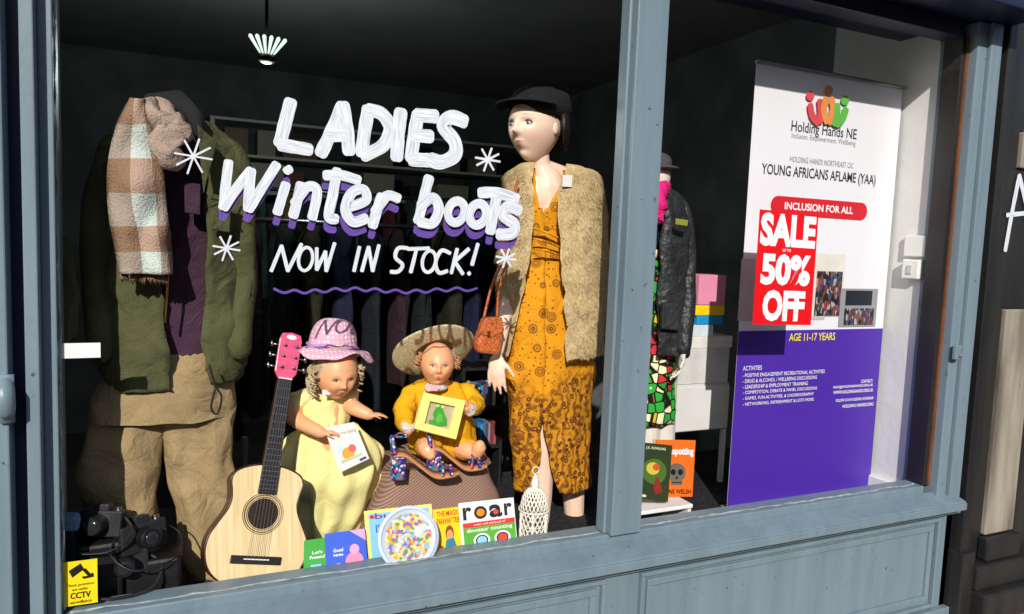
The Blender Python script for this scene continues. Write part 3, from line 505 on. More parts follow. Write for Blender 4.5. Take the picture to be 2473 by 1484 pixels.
# ================= FEMALE MANNEQUIN
yf=.45; SK='eccbb4'; skm=mat('mannequin_skin',hx(SK),.45,.03,6,0)
F=thing('mannequin','female mannequin in fur gilet, mustard flower dress and black cap','mannequin',V((S(1320,1200,yf).x,yf,.47)))
FD=V((-.88,-.47,-.06)); hc=S(1292,310,yf)
HM=head('head',hc,FD,(0,0,1),.262,SK,'a04a40',F)
build('body',[limb([hc+V((.015,.02,-.04)),S(1304,400,yf+.01),S(1315,450,yf+.02),S(1325,600,yf+.02),S(1325,720,yf+.02),S(1325,800,yf+.02)],[.05,.038,.075,.08,.1,.1]),limb(pxl([(1315,405),(1275,432),(1250,470)],[yf+.01,yf+.03,yf+.04]),[.03,.034,.034]),limb(pxl([(1315,405),(1370,430),(1405,465)],[yf+.01,yf+.03,yf+.04]),[.03,.036,.036]),
 limb(pxl([(1250,470),(1234,680),(1202,850)],[yf+.03,yf+.0,yf-.12]),[.034,.03,.022]),ell(S(1314,475,yf+.01),(.1,.06,.09)),
 limb(pxl([(1300,850),(1310,1050),(1306,1200),(1298,1330)],[yf,yf,yf-.0,yf]),[.06,.05,.045,.028]),limb(pxl([(1375,850),(1380,1050),(1385,1200),(1390,1330)],yf+.03),[.06,.05,.045,.028])]
 +hand(S(1201,858,yf-.12),S(1196,960,yf-.14)-S(1201,858,yf-.12),V((.6,.6,.0)),V((-.3,-1,0)),.165,.18),skm,F,remesh=.0045)
dr=garment([(412,1272,1392,1290,1360),(455,1258,1405,1293,1347),(500,1252,1408,1302,1324),(518,1252,1408,1312,1312.5),(620,1262,1398,1316,1316.5),(690,1242,1410,1316,1316.5),(780,1226,1428,1316,1316.5),(870,1220,1432,1316,1316.5),(960,1224,1428,1313,1313.5),(1010,1228,1425,1311,1314),(1080,1234,1425,1304,1326),(1140,1238,1428,1296,1343),(1172,1240,1430,1290,1350)],yf,.58,fold=.03,ff=8,seed=1,op=True,n=64)
build('dress',[crumple(crumple(dr,.014,9),.004,30)],DRESS,F,True,solid=.004)
build('dress_drape',[tube([S(1395-10*q,600+12*q,yf-.09),S(1330-6*q,565+20*q,yf-.108),S(1285+2*q,550+26*q,yf-.09)],[.003,.005,.003],6) for q in range(3)],DRESS,F,True)
gl_=garment([(402,1266,1412,1290,1370),(422,1230,1448,1290,1364),(470,1216,1462,1288,1350),(540,1206,1466,1286,1350),(620,1204,1468,1280,1354),(700,1204,1466,1264,1362),(780,1202,1462,1244,1366),(852,1202,1456,1230,1366)],yf,.74,fold=.03,ff=6,seed=3,op=True,n=64)
gl_=crumple(gl_,.014,20); tf=[];tfF=[]
P=gl_[0]; cxy=V((sum(p.x for p in P)/len(P),yf,0)); fl_=gl_[1]
for q in range(20000):
    f_=random.choice(fl_); a,b_,c=P[f_[0]],P[f_[1]],P[f_[2]]; d=P[f_[3]]; u_=random.random();v_=random.random()
    p=a.lerp(b_,u_).lerp(d.lerp(c,u_),v_); nn_=V((p.x-cxy.x,(p.y-cxy.y)*1.6,0)).normalized()
    dr_=(nn_*.5+V((random.uniform(-.5,.5),random.uniform(-.4,.4),-1+random.uniform(-.4,.4)))).normalized(); sd2=dr_.cross(nn_).normalized()*random.uniform(.0008,.002); k_=len(tf); p=p+nn_*.002
    tf+=[p-sd2,p+sd2,p+dr_*random.uniform(.007,.014)]; tfF.append([k_,k_+1,k_+2])
build('fur_gilet',[gl_,(tf,tfF,0)],FUR,F,True)
tg=Sheet(S(1359,423,yf-.16),S(1382,424,yf-.16),S(1381,452,yf-.16),S(1358,451,yf-.16)); o=build('price_tag',[hull8([tg.a,tg.b,tg.c,tg.d],tg.n,.0008)],WHT,F)
cc=hc+V((.012,.01,.075))
BLW=mat('black_wool_cap','15151a',.95,.3,30,.5,90,.006)
pk=[]
for i in range(9):
    for j_ in range(19):
        a=-1.15+2.3*j_/18; r=.1+.07*i/8*cos(a*1.05)**.6 if cos(a*1.05)>0 else .1
        pk.append(cc+HM@V((r*sin(a)*1.0,-r*cos(a),.004-.018*(i/8)**1.5+.012*cos(a*1.2))))
pf=[[i*19+j_,i*19+j_+1,(i+1)*19+j_+1,(i+1)*19+j_] for i in range(8) for j_ in range(18)]
build('cap',[crumple(ell(cc+V((.014,0,.008)),(.116,.125,.082),HM,n=36,m=22),.012,18)],BLW,F,True); build('cap_peak',[(pk,pf)],BLW,F,True,solid=.006)
hr_=[]
for q in range(70):
    a=random.uniform(-.05,pi+.05); p0=cc+HM@V((.105*cos(a),.1*sin(a)+.01,-.02)); p1=cc+HM@V((.108*cos(a),.112*sin(a)+.015,-.08)); p2=cc+HM@V((.1*cos(a),.1*sin(a)+.03,-.13+random.uniform(-.02,.02)))
    hr_.append(tube([p0,p1,p2],[.012,.012,.004],6))
build('hair',hr_,mat('black_hair','18120f',.5,.4,80,.6,200),F,True)
HB=thing('handbag','orange crocodile leather handbag hanging from mannequin arm','bag',S(1180,858,yf-.16)); yh=yf-.16
bx=[S(1165,768,yh),S(1204,765,yh),S(1212,800,yh),S(1202,855,yh),S(1150,852,yh),S(1146,828,yh)]
build('bag_body',[hull8([p+V((0,-.025,0)) for p in bx],V((0,-1,0)),.05)],CROC,HB,bevel=.012); build('bag_flap',[hull8([p+V((0,-.03,0)) for p in (S(1165,768,yh),S(1204,765,yh),S(1211,798,yh),S(1180,812,yh),S(1154,805,yh))],V((0,-1,0)),.004)],CROC,HB,bevel=.002)
build('bag_handle',[tube(cat(pxl([(1168,770),(1185,700),(1205,650),(1218,640)],[yh,yh,yh,yh+.02]),5),.005,6),tube(cat(pxl([(1200,766),(1204,710),(1214,660),(1226,640)],[yh,yh,yh,yh+.03]),5),.005,6),tube(cat(pxl([(1218,640),(1226,560),(1240,470),(1252,440)],[yh+.02,yf-.16,yf-.15,yf-.09]),5),.005,6)],CROC,HB,True)
build('bag_buckle',[tube([S(1180,800,yh-.033),S(1180,812,yh-.033)],.005,8)],BRASS,HB)
# ================= WAX JACKET MANNEQUIN
yw=.48
G=thing('mannequin','mannequin in black waxed jacket, pink scarf and wax print skirt','mannequin',V((S(1600,1150,yw).x,yw,.47)))
wm=mat('white_mannequin','d6d0c6',.4)
build('body',[limb(pxl([(1590,400),(1592,470),(1595,600),(1590,800)],yw+.02),[.04,.05,.07,.07]),limb(pxl([(1560,860),(1565,1100),(1565,1260)],yw+.02),[.06,.05,.035]),limb(pxl([(1605,860),(1600,1100),(1600,1260)],yw+.02),[.06,.05,.035]),limb(pxl([(1645,520),(1652,700),(1650,850)],[yw,yw,yw-.1]),[.045,.03,.022]),ell(S(1588,425,yw),(.05,.06,.08))]+hand(S(1650,852,yw-.1),V((-.22,-.1,-1)),V((-.6,.3,0)),V((-.3,-1,0)),.15,.25),wm,G,remesh=.0045)
build('wax_print_skirt',[crumple(garment([(600,1540,1625),(680,1535,1632),(800,1532,1634),(920,1530,1632),(1022,1528,1632)],yw,.55,fold=.04,ff=8),.008)],AFR,G,True,solid=.003)
WAX=mat('waxed_black_cotton','26292c',.5,.35,12,.9,26,.02,spec=.5)
build('waxed_jacket',[crumple(garment([(456,1562,1625,1575,1606),(482,1540,1650,1572,1600),(560,1530,1668,1566,1596),(700,1530,1668,1562,1590),(800,1530,1668,1560,1588),(858,1530,1666,1560,1586)],yw-.02,.6,fold=.04,ff=8,op=True),.012,16)],WAX,G,True,solid=.005)
build('sleeve',[crumple(limb(pxl([(1636,490),(1654,560),(1658,700),(1650,845)],[yw,yw-.03,yw-.06,yw-.1]),[.038,.042,.04,.034]),.01,22)],WAX,G,True,sub=1)
build('jacket_badge',[hull8([S(1632,528,yw-.16),S(1662,532,yw-.16),S(1660,546,yw-.16),S(1632,542,yw-.16)],V((0,-1,0)),.003)],fm('8a8a30'),G); build('top',[garment([(470,1550,1615),(560,1545,1625),(640,1545,1625)],yw,.45)],cloth('navy_knit','1c2138'),G,True)
build('pocket',[crumple(hull8([S(1600,730,yw-.13),S(1642,735,yw-.13),S(1642,800,yw-.13),S(1600,795,yw-.13)],V((0,-1,0)),.02),.004)],WAX,G,bevel=.006)
build('pink_scarf',[crumple(limb(pxl([(1608,455),(1590,462),(1586,500),(1592,535)],[yw-.05,yw-.11,yw-.13,yw-.13]),[.025,.035,.034,.02]),.02,25)],cloth('hot_pink_wool','ee2e86',200,.9),G,True)
build('grey_hat',[ell(S(1588,408,yw),(.08,.1,.014)),ell(S(1588,395,yw),(.055,.065,.045))],cloth('grey_felt','55555a'),G,True)
# ================= CABINET AND STACK
yc=.58
ca=S(1612,935,yc);cb=S(1768,935,yc); zc=S(1690,1045,yc).z
CB=thing('white_cabinet','white chest on legs with goods stacked on top','cabinet',V(((ca.x+cb.x)/2,yc+.15,.47)))
build('carcass',[box(ca.x,cb.x,yc+.02,yc+.3,zc,ca.z)],mat('white_melamine','c6c6c6',.5,.05),CB,bevel=.004)
build('drawer',[box(ca.x+.008,cb.x-.008,yc+.005,yc+.02,zc+.008,ca.z-.008)],mat('white_drawer','d4d4d2',.4,.05),CB,bevel=.004)
for xx in (ca.x,cb.x-.02): build('leg',[box(xx,xx+.02,yc+.02,yc+.04,.47,zc)],WHT,CB)
tp=ca.z; ys=yc+.02
def sbox(nm,lab,u0,u1,v0,v1,mt,d=.2,bv=.003):
    a=S(u0,v0,ys);c=S(u1,v1,ys); return build(nm,[box(a.x,c.x,ys,ys+d,c.z,a.z)],mat(*mt),top=(lab,'box'),bevel=bv)
o=build('storage_box',[box(ca.x+.03,cb.x-.01,ys,ys+.24,tp+.001,S(1700,842,ys).z)],mat('white_card','cacac8',.6),top=('large plain white storage box','box'),bevel=.004)
sbox('shoe_box','flat white box with red lettering on side',1672,1768,814,840,('card_white','dcd8d4',.6)); sbox('toy_box','white box with small picture',1672,1722,786,813,('card_pale','c8d4dc',.6),.1)
sbox('toy_tray','blue plastic toy tray',1685,1746,764,785,('blue_plastic','1f8fd0',.3,.05),.16,.006); sbox('toy_tray','yellow plastic toy tray',1682,1750,738,763,('yellow_plastic','f0cc1c',.3,.05),.15,.006)
sbox('gift_box','pink cardboard gift box',1690,1750,664,737,('pink_card','e08eac',.5,.05),.12)
ysf=.85; a=S(1118,890,ysf);c=S(1212,1075,ysf); BC=thing('bookcase','small dark bookcase filled with books','bookcase',V(((a.x+c.x)/2,ysf+.1,.47)))
build('case',[box(a.x,a.x+.012,ysf,ysf+.2,.47,a.z),box(c.x-.012,c.x,ysf,ysf+.2,.47,a.z),box(a.x,c.x,ysf+.2,ysf+.21,.47,a.z)],BLK,BC); zm=(a.z+c.z)/2
for zz in (c.z,zm,a.z): build('shelf',[box(a.x+.012,c.x-.012,ysf,ysf+.198,zz-.012,zz)],BLK,BC)
cols_=['c8ccd0','2f6fa8','a8503c','d8d8d8','4a90b8','8a8a92','e0c060','305080','b8b8c0','6a3a4a']
for zz in (c.z,zm):
    x=a.x+.015
    while x<c.x-.03:
        t=random.uniform(.009,.016); build('book',[box(x,x+t,ysf+.02,ysf+.15,zz+.001,zz+random.uniform(.085,.105))],fm(random.choice(cols_)),top=('upright book with coloured spine on shelf','book','books on the bookcase')); x+=t+.001
# ================= SHOP INTERIOR
def rail(x0,x1,y,z,n,cols,L0,L1,tag):
    RK=thing('clothes_rail','black metal clothes rail deep inside the shop','rail',V(((x0+x1)/2,y,0)))
    build('rail_bar',[tube([(x0,y,z),(x1,y,z)],.014)],STEEL,RK,True)
    for xx in (x0,x1): build('upright',[tube([(xx,y,.005),(xx,y,z)],.014)],BLK,RK,True)
    for q in range(n):
        x=x0+.1+(x1-x0-.2)*q/(n-1)+random.uniform(-.03,.03); cl_=cloth('garment_cloth_%s_%d'%(tag,q%len(cols)),cols[q%len(cols)]); L=random.uniform(L0,L1)
        build('hanging_garment',[crumple(loftE([(x,y,z-.02,.01,.03,0,2*pi),(x,y,z-.05,.03,.16,0,2*pi),(x,y,z-.22,.045,.21,0,2*pi),(x,y,z-.07-L,.055,.23,0,2*pi)],n=24,fold=.15,ff=5,seed=q),.02)],cl_,top=('garment hanging on the clothes rail','garment','garments on the rail'),smooth=True)
rail(.1,1.75,1.9,1.62,11,[(.014,.018,.024,1),(.035,.018,.024,1),(.012,.017,.017,1),(.026,.024,.015,1),(.015,.017,.045,1)],.75,1.0,'a')
rail(-.1,2.6,3.1,1.85,16,[(.05,.08,.2,1),(.3,.25,.2,1),(.25,.05,.06,1),(.06,.12,.1,1),(.3,.22,.05,1),(.12,.12,.14,1)],.6,1.1,'b')
SU=thing('shelving_unit','white wall shelving with boxes at the back of the shop','shelving',V((1.4,4.0,0)))
build('side_panel',[box(.2,.23,3.85,4.19,.005,2.4)],WHT,SU); build('side_panel',[box(2.9,2.93,3.85,4.19,.005,2.4)],WHT,SU)
for zz in (1.85,2.12,2.38): build('shelf',[box(.232,2.898,3.86,4.18,zz,zz+.02)],WHT,SU)
for zz in (1.871,2.141):
    x=.3
    while x<2.7:
        w_=random.uniform(.12,.28); build('stock_box',[box(x,x+w_,3.9,4.1,zz,zz+random.uniform(.12,.22))],fm(random.choice(['8a6a4a','b0a890','4a5a6a','9a4a3a','c8c0a8','3a3a3a'])),top=('cardboard stock box on the back shelving','box','boxes on the back shelving')); x+=w_+random.uniform(.02,.15)
lc=S(645,118,1.5); CL=thing('ceiling_lamp','lit ceiling lamp with glass tube shades','lamp',lc)
b=MB('lamp_glow'); b.b.inputs['Base Color'].default_value=(.05,.06,.05,1); b.b.inputs['Emission Color'].default_value=(.8,1,.86,1); b.b.inputs['Emission Strength'].default_value=1.1; GLOW=b.m
for q in range(6):
    a=-.9+q*.36; build('lamp_shade',[limb([lc+V((.012*(q-2.5),0,-.02)),lc+V((.02*(q-2.5)+.03*sin(a),-.03,.03+.015*cos(a)))],[.004,.009])],GLOW,CL,True)
build('lamp_body',[ell(lc+V((0,0,-.045)),(.04,.04,.022)),tube([lc+V((0,.03,-.05)),lc+V((0,.03,2.85-lc.z))],.008)],mat('bronze_lamp_body','3a3f3a',.4,metal=1),CL,True)
bl=bpy.data.lights.new('lamp_bulb','POINT'); bl.energy=13; bl.color=(.88,1,.94); bl.shadow_soft_size=.06; bo=bpy.data.objects.new('lamp_bulb',bl); COL.objects.link(bo); bo.parent=CL; bo.location=(0,.12,-.16)
# ================= PLINTH
zt_=S(1060,1112,.4).z
a=S(925,1118,.33).x;c=S(1192,1118,.33).x; a2=S(862,1260,.22).x;c2=S(1240,1260,.22).x; zb_=.472
PL=build('draped_plinth',[crumple(loftE([((a+c)/2,.45,zt_+.001,.02,.02,0,2*pi),((a+c)/2,.45,zt_+.0,(c-a)/2*.97,.15,0,2*pi),((a+c)/2,.45,zt_-.015,(c-a)/2,.16,0,2*pi),((a+c+a2+c2)/4,.43,zt_-.14,(c-a+c2-a2)/4,.19,0,2*pi),((a2+c2)/2,.42,zb_,(c2-a2)/2,.21,0,2*pi)],n=80,pw=.45,fold=.0,m=6),.022,9)],CORD,top=('box plinth draped in brown corduroy cloth','plinth'),smooth=True)
# ================= DOLLS
DS='eaa87c'; dsk=mat('doll_vinyl',hx(DS),.4,.05,8,0)
yd=.38
D=thing('doll','vintage doll in pink crochet hat and pale yellow dress','doll',V((S(785,1300,yd).x,yd,.47)))
h1=S(812,903,yd-.06); M1=head('head',h1,V((.18,-.94,-.25)),V((.05,-.22,.97)),.168,DS,'b8423a',D,True)
a1=S(778,1046,yd-.12); a2_=S(893,1003,yd-.1)
build('body',[limb([h1+V((-.01,.03,-.05)),S(795,960,yd),S(790,1030,yd),S(790,1110,yd)],[.032,.05,.06,.065]),limb([S(720,968,yd),S(712,1010,yd-.04),a1],[.03,.028,.018]),limb([S(835,965,yd),S(855,985,yd-.06),a2_],[.03,.026,.018]),limb(pxl([(770,1110),(765,1250),(765,1330)],yd),[.045,.035,.025]),limb(pxl([(820,1110),(820,1250),(820,1330)],yd),[.045,.035,.025])]
 +hand(a1,V((.9,-.15,.1)),V((0,.3,-1)),V((0,-1,.3)),.07,.3)+hand(a2_,V((1,-.1,.05)),V((0,.1,-1)),V((.2,-.4,.9)),.072,.2),dsk,D,remesh=.003)
build('dress',[crumple(garment([(930,765,838),(942,730,850),(980,716,850),(1035,718,845)],yd,.62,fold=.05,ff=11),.006,20),crumple(garment([(1030,716,846),(1055,702,862),(1095,686,915),(1150,688,925),(1210,700,895),(1280,708,878),(1335,712,868)],yd,.6,fold=.11,ff=13,seed=1,n=120),.03,10),crumple(ell(S(728,965,yd),(.042,.045,.036)),.015,30),crumple(ell(S(838,958,yd-.01),(.036,.045,.032)),.015,30)],YDRESS,D,True)
tg=Sheet(S(778,942,yd-.1),S(798,942,yd-.1),S(798,954,yd-.1),S(778,954,yd-.1)); build('price_tag',[hull8([tg.a,tg.b,tg.c,tg.d],tg.n,.0008)],WHT,D)
def curls(hc_,M,r,mt,par,n=90,lo=-.6):
    pr=[]
    for q in range(n):
        a=random.uniform(-.35,pi+.35); z=random.uniform(lo,.5); rr=r*math.sqrt(max(.2,1-z*z*.7)); p=hc_+M@V((rr*cos(a),rr*sin(a)*.9,z*r)); pts=[]
        for k_ in range(9):
            t=k_/8; pts.append(p+M@V((cos(t*7+q)*r*.12,sin(t*7+q)*r*.12,-t*r*.35)))
        pr.append(tube(pts,[r*.04]*8+[r*.02],5))
    build('hair',pr,mt,par,True)
HAIRB=mat('ash_blonde_hair','b5a382',.6,.3,70,.6,200); curls(h1,M1,.083,HAIRB,D,170)
build('hair_cap',[ell(h1+M1@V((0,.018,.012)),(.074,.076,.083),M1)],HAIRB,D,True)
hM=frame3(V((.10,.1,.98)),V((.2,-1,0))); hat('sun_hat',S(803,841,yd-.0),hM,.078,.098,.138,.024,.014,PINKH,D,wn=4,band=mat('lilac_ribbon','b48ac4',.6))
y2=.43
D2=thing('doll','vintage baby doll in straw hat and mustard cardigan sitting on plinth','doll',S(1065,1105,y2))
h2=S(1056,880,y2-.07); M2=head('head',h2,V((-.22,-.97,-.02)),V((.03,.0,1)),.15,DS,'c02a28',D2,True)
b1=S(985,1040,y2-.13); b2=S(1128,985,y2-.14)
build('body',[limb([h2+V((0,.02,-.05)),S(1060,950,y2),S(1065,1020,y2),S(1070,1075,y2)],[.034,.055,.068,.075]),limb([S(995,950,y2),S(978,1000,y2-.07),b1],[.03,.028,.02]),limb([S(1120,945,y2),S(1150,985,y2-.06),b2],[.03,.028,.02]),limb([S(1040,1075,y2),S(1030,1080,y2-.12),S(1040,1100,y2-.16)],[.04,.035,.02]),limb([S(1095,1075,y2),S(1120,1085,y2-.1),S(1150,1092,y2-.15),S(1158,1078,y2-.17)],[.04,.035,.025,.024])]+hand(b1,V((.4,-.5,.5)),V((.6,.5,0)),V((.3,0,1)),.055,.5)+hand(b2,V((-.2,-.4,.6)),V((-.6,.3,0)),V((-.5,0,.6)),.055,.5),dsk,D2,remesh=.003)
build('cardigan',[crumple(garment([(918,1022,1095),(930,995,1112),(970,982,1135),(1020,980,1145),(1062,985,1150),(1088,998,1150)],y2,.72,fold=.05,ff=9),.008,25),crumple(limb([S(995,948,y2),S(976,995,y2-.06),S(982,1030,y2-.115)],[.036,.036,.03]),.01,30),crumple(limb([S(1122,945,y2),S(1150,975,y2-.06),S(1138,985,y2-.115)],[.036,.034,.028]),.01,30)],YKNIT,D2,True)
build('trousers',[crumple(limb([S(1045,1070,y2),S(1032,1078,y2-.1)],[.05,.045]),.01,25),crumple(limb([S(1095,1068,y2),S(1118,1082,y2-.08),S(1140,1088,y2-.12)],[.055,.045,.035]),.01,25)],YKNIT,D2,True)
WC=cloth('white_cotton','e0ddd6',400); build('collar',[crumple(ell(S(1052,936,y2-.07),(.042,.035,.014)),.01,40)],WC,D2,True); build('cuff',[crumple(ell(S(983,1030,y2-.12),(.024,.024,.02)),.01,50)],WC,D2,True); build('cuff',[crumple(ell(S(1134,988,y2-.13),(.024,.024,.022)),.01,50)],WC,D2,True)
tg=Sheet(S(1040,930,y2-.14),S(1060,931,y2-.14),S(1056,945,y2-.14),S(1038,944,y2-.14)); build('price_tag',[hull8([tg.a,tg.b,tg.c,tg.d],tg.n,.0008)],fm('e8b0c0'),D2)
curls(h2,M2,.072,mat('sandy_hair','b98a62',.6,.3,70),D2,90,.1)
hM=frame3(V((-.04,.72,.7)),V((-.2,-1,0))); hat('straw_hat',S(1050,852,y2+.01),hM,.07,.08,.15,-.01,.004,STRAW,D2,wn=2,band=mat('olive_ribbon','8a8458',.6))
s=Sheet(S(1023,948,.27),S(1125,968,.265),S(1102,1062,.235),S(1001,1036,.24)); PF=thing('framed_picture','yellow box frame with green frog picture held by doll','picture',s.P(.5,1)); Yf=mat('yellow_wood','e8e080',.5,.06)
def band(s,a,t,mt,par,nm):
    q=[(0,0),(1,0),(1,1),(0,1)]; i_=[(a,a),(1-a,a),(1-a,1-a),(a,1-a)]; pr=[]
    for k_ in range(4): e=(k_+1)%4; pr.append(hull8([s.P(*q[k_]),s.P(*q[e]),s.P(*i_[e]),s.P(*i_[k_])],s.n,t))
    build(nm,pr,mt,par,bevel=.0015)
band(s,.2,.022,Yf,PF,'frame_moulding'); sb=Sheet(s.P(.19,.19,-.014),s.P(.81,.19,-.014),s.P(.81,.81,-.014),s.P(.19,.81,-.014)); build('backing_card',[hull8([sb.a,sb.b,sb.c,sb.d],sb.n,.002)],fm('b8a88a'),PF)
FG=fm('3f9a34'); sb.o=.003; sb.disc(.45,.22,.14,FG,.9); sb.poly([(.3,.25),(.6,.25),(.82,.6),(.88,.85),(.6,.95),(.2,.92),(.16,.8),(.35,.72),(.25,.5)],FG); sb.disc(.36,.12,.06,fm('c8d860')); sb.disc(.55,.13,.06,fm('c8d860')); sb.poly([(.45,.4),(.6,.45),(.68,.7),(.5,.85),(.4,.7)],fm('5fb044')); sb.done(PF)
def book(nm,lab,pts,ys,t,mt,dec=None):
    s=Sheet(S(*pts[0],ys[0]),S(*pts[1],ys[1]),S(*pts[2],ys[2]),S(*pts[3],ys[3])); T_=thing(nm,lab,'book',s.P(.5,1))
    build('cover',[hull8([s.a,s.b,s.c,s.d],s.n,.0015)],mt,T_); build('cover',[hull8([p-s.n*t for p in (s.a,s.b,s.c,s.d)],s.n,.0015)],mt,T_)
    build('pages',[hull8([s.P(.02,.015,-.0016),s.P(.98,.015,-.0016),s.P(.98,.985,-.0016),s.P(.02,.985,-.0016)],s.n,t-.0018)],fm('e9e4d4'),T_)
    if dec: dec(s); s.done(T_,'cover_picture','title_lettering')
    return T_
def d1(s): 
    s.text('Here Comes Spring',.06,.16,.94,.25,fm('8a4a4a')); s.disc(.5,.56,.36,fm('c9dce8'),.7); s.disc(.45,.68,.2,fm('e0a040'),.7); s.disc(.62,.6,.12,fm('d9655a'),.8); s.rect(.15,.78,.85,.84,fm('b8c890')); s.rect(.7,.9,.92,.96,fm('3a4a9a'))
book('picture_book','white picture book held by the seated doll',[(783,1033),(856,1020),(892,1108),(821,1142)],[.26,.26,.23,.23],.006,fm('e0ddd6'),d1)
def d2(s): s.text("Let's",.35,.3,.8,.38,WT,.02); s.text('Pretend',.25,.42,.9,.5,WT,.02); s.disc(.5,.82,.3,fm('e07a3a'),.6); s.rect(.3,.64,.75,.7,fm('8ec4e0'))
book('picture_book','green picture book leaning against the window',[(735,1306),(790,1298),(788,1395),(733,1404)],[.1,.1,.05,.05],.006,fm('3ba03c'),d2)
def d3(s): s.text('Good',.18,.38,.42,.46,WT,.02); s.text('Night',.18,.5,.42,.58,WT,.02); s.poly([(.6,.0),(1,.0),(1,.28)],fm('c9a4d8')); s.disc(.68,.72,.22,fm('e58ab0'),.95); s.disc(.7,.45,.12,fm('eea0c0'),1.0); s.disc(.28,.84,.12,fm('e58ab0'),1.0); s.rect(0,.93,1,1,fm('6a4a9a'))
book('picture_book','blue picture book with pink shapes on cover',[(785,1290),(880,1277),(890,1378),(790,1395)],[.09,.09,.04,.04],.006,fm('3a5fd0'),d3)
def d4(s): s.rect(.05,.06,.95,.94,fm('7fc0dc')); s.disc(.1,.12,.035,RD); s.text('busy',.14,.06,.6,.2,fm('7a3a9a'),.02); s.text("I'm",.14,.26,.3,.4,fm('3a5fb0'),.02)
book('picture_book','large yellow and blue picture book leaning behind plate',[(880,1235),(1042,1217),(1052,1352),(892,1374)],[.13,.13,.06,.06],.008,fm('f0dc78'),d4)
def d5(s): s.text('THE MAGIC',.12,.05,.95,.16,fm('c0301c'),.02); s.text('FARAWAY TREE',.12,.2,.95,.32,fm('c0301c'),.02); s.disc(.55,.52,.16,fm('8a4a24')); s.disc(.55,.57,.12,fm('d89a6a')); s.poly([(.4,.65),(.7,.62),(.82,.85),(.6,.97),(.3,.92)],fm('2f7f9a')); s.disc(.2,.85,.1,RD)
book('story_book','yellow story book with red lettering',[(1045,1232),(1112,1224),(1116,1340),(1056,1350)],[.12,.12,.07,.07],.012,fm('f0cc20'),d5)
def d6(s):
    K=fm('26262a'); s.text('r',.04,.1,.2,.36,K,.03); s.text('o',.24,.1,.48,.37,K,.05); s.text('a',.52,.1,.76,.37,K,.04); s.text('r',.8,.1,.95,.36,K,.03); s.disc(.36,.235,.075,fm('f08a20'),1.05); s.disc(.64,.26,.05,fm('e04a3a'))
    s.rect(.02,.42,.98,.52,fm('d83a34')); s.text('a turn and see book of',.22,.445,.8,.49,WT); s.rect(.02,.52,.98,.985,fm('5aa838')); s.text('dinosaur counting',.08,.54,.92,.64,WT,.01)
    for u_,c_ in ((.34,'8fc8d8'),(.72,'d04a3a')): s.disc(u_,.8,.15,WT,.95); s.disc(u_,.8,.115,fm('26262a'),.95); s.disc(u_,.8,.09,fm(c_),.95)
book('counting_book','square white and green dinosaur counting book',[(1110,1216),(1240,1202),(1250,1315),(1120,1336)],[.1,.1,.05,.05],.012,fm('e4e4e1'),d6)
def d7(s): s.text('J.K. ROWLING',.2,.06,.8,.12,fm('e8e0c0'),.01); s.disc(.5,.5,.38,fm('4a6a28'),.6); s.disc(.45,.45,.2,fm('c8b84a'),.55); s.disc(.55,.42,.11,fm('c8502a'),.55); s.poly([(.55,.6),(.65,.6),(.8,.85),(.6,.9),(.5,.8)],fm('8a2a20')); s.rect(.04,.93,.3,.97,fm('e8e0c0'))
def d8(s): s.text('Trainspotting',.04,.13,.96,.3,WT,.03); s.disc(.52,.58,.25,fm('6a6058'),.68); s.rect(.36,.68,.68,.8,fm('6a6058')); s.disc(.42,.57,.07,K,.75); s.disc(.62,.57,.07,K,.75); s.poly([(.52,.63),(.56,.69),(.48,.69)],K); s.rect(.38,.745,.66,.76,K); s.text('IRVINE WELSH',.06,.87,.94,.95,fm('3a1a10'),.02)
book('novel','orange paperback novel with grey skull on cover',[(1585,1062),(1680,1064),(1672,1200),(1590,1200)],[.2,.2,.15,.15],.02,fm('f06a1c'),d8)
book('novel','dark green hardback novel with glowing cover picture',[(1545,1068),(1624,1076),(1613,1213),(1535,1202)],[.14,.14,.09,.09],.03,fm('2c3a1e'),d7)
s0=S(1528,1205,.1);s1=S(1662,1205,.1); ST=thing('display_shelf','small white display shelf under the novels','shelf',V(((s0.x+s1.x)/2,.14,.47)))
build('shelf_top',[box(s0.x,s1.x,.07,.24,s1.z-.025,s1.z-.01)],WHT,ST,bevel=.003); build('leg',[box(s0.x,s0.x+.015,.08,.23,.47,s1.z-.025)],WHT,ST); build('leg',[box(s1.x-.015,s1.x,.08,.23,.47,s1.z-.025)],WHT,ST)
build('mug',[loftE([(s0.x+.05,.12,.471,.03,.03,0,2*pi),(s0.x+.05,.12,.55,.033,.033,0,2*pi)],cap=True,n=24)],mat('cream_china','d8ccb4',.3),top=('cream china mug under the display shelf','mug'),smooth=True)
pc=S(985,1300,.035); ax=V((1,0,0)); up_=V((0,.35,.94)).normalized(); nn=ax.cross(up_)
nn=nn if nn.y<0 else -nn; MP=Matrix((ax,up_,nn)).transposed(); rr=.094; vs=[];n=48
for r_,z_ in ((0,0),(.55,.0),(.72,.003),(.85,.009),(1,.012)):
    for j_ in range(n): a=2*pi*j_/n; vs.append(pc+MP@V((rr*r_*cos(a),rr*r_*sin(a),z_)))
PT=thing('plate','white china plate printed with a colourful scene','plate',pc-V((0,0,.08)))
build('dish',[(vs,[[i*n+j_,(i+1)*n+j_,(i+1)*n+(j_+1)%n,i*n+(j_+1)%n] for i in range(4) for j_ in range(n)])],mat('white_china','ccd4de',.15,.03),PT,True,solid=.003)
build('plate_picture',[([pc+MP@V((rr*.76*cos(a),rr*.76*sin(a),.0075)) for a in [2*pi*q/40 for q in range(40)]],[list(range(40))],0)],[PICT],PT); build('plate_rim_line',[tube([pc+MP@V((rr*.9*cos(a),rr*.9*sin(a),.013)) for a in [2*pi*q/40 for q in range(41)]],.0012,4)],fm('8ab0d8'),PT)
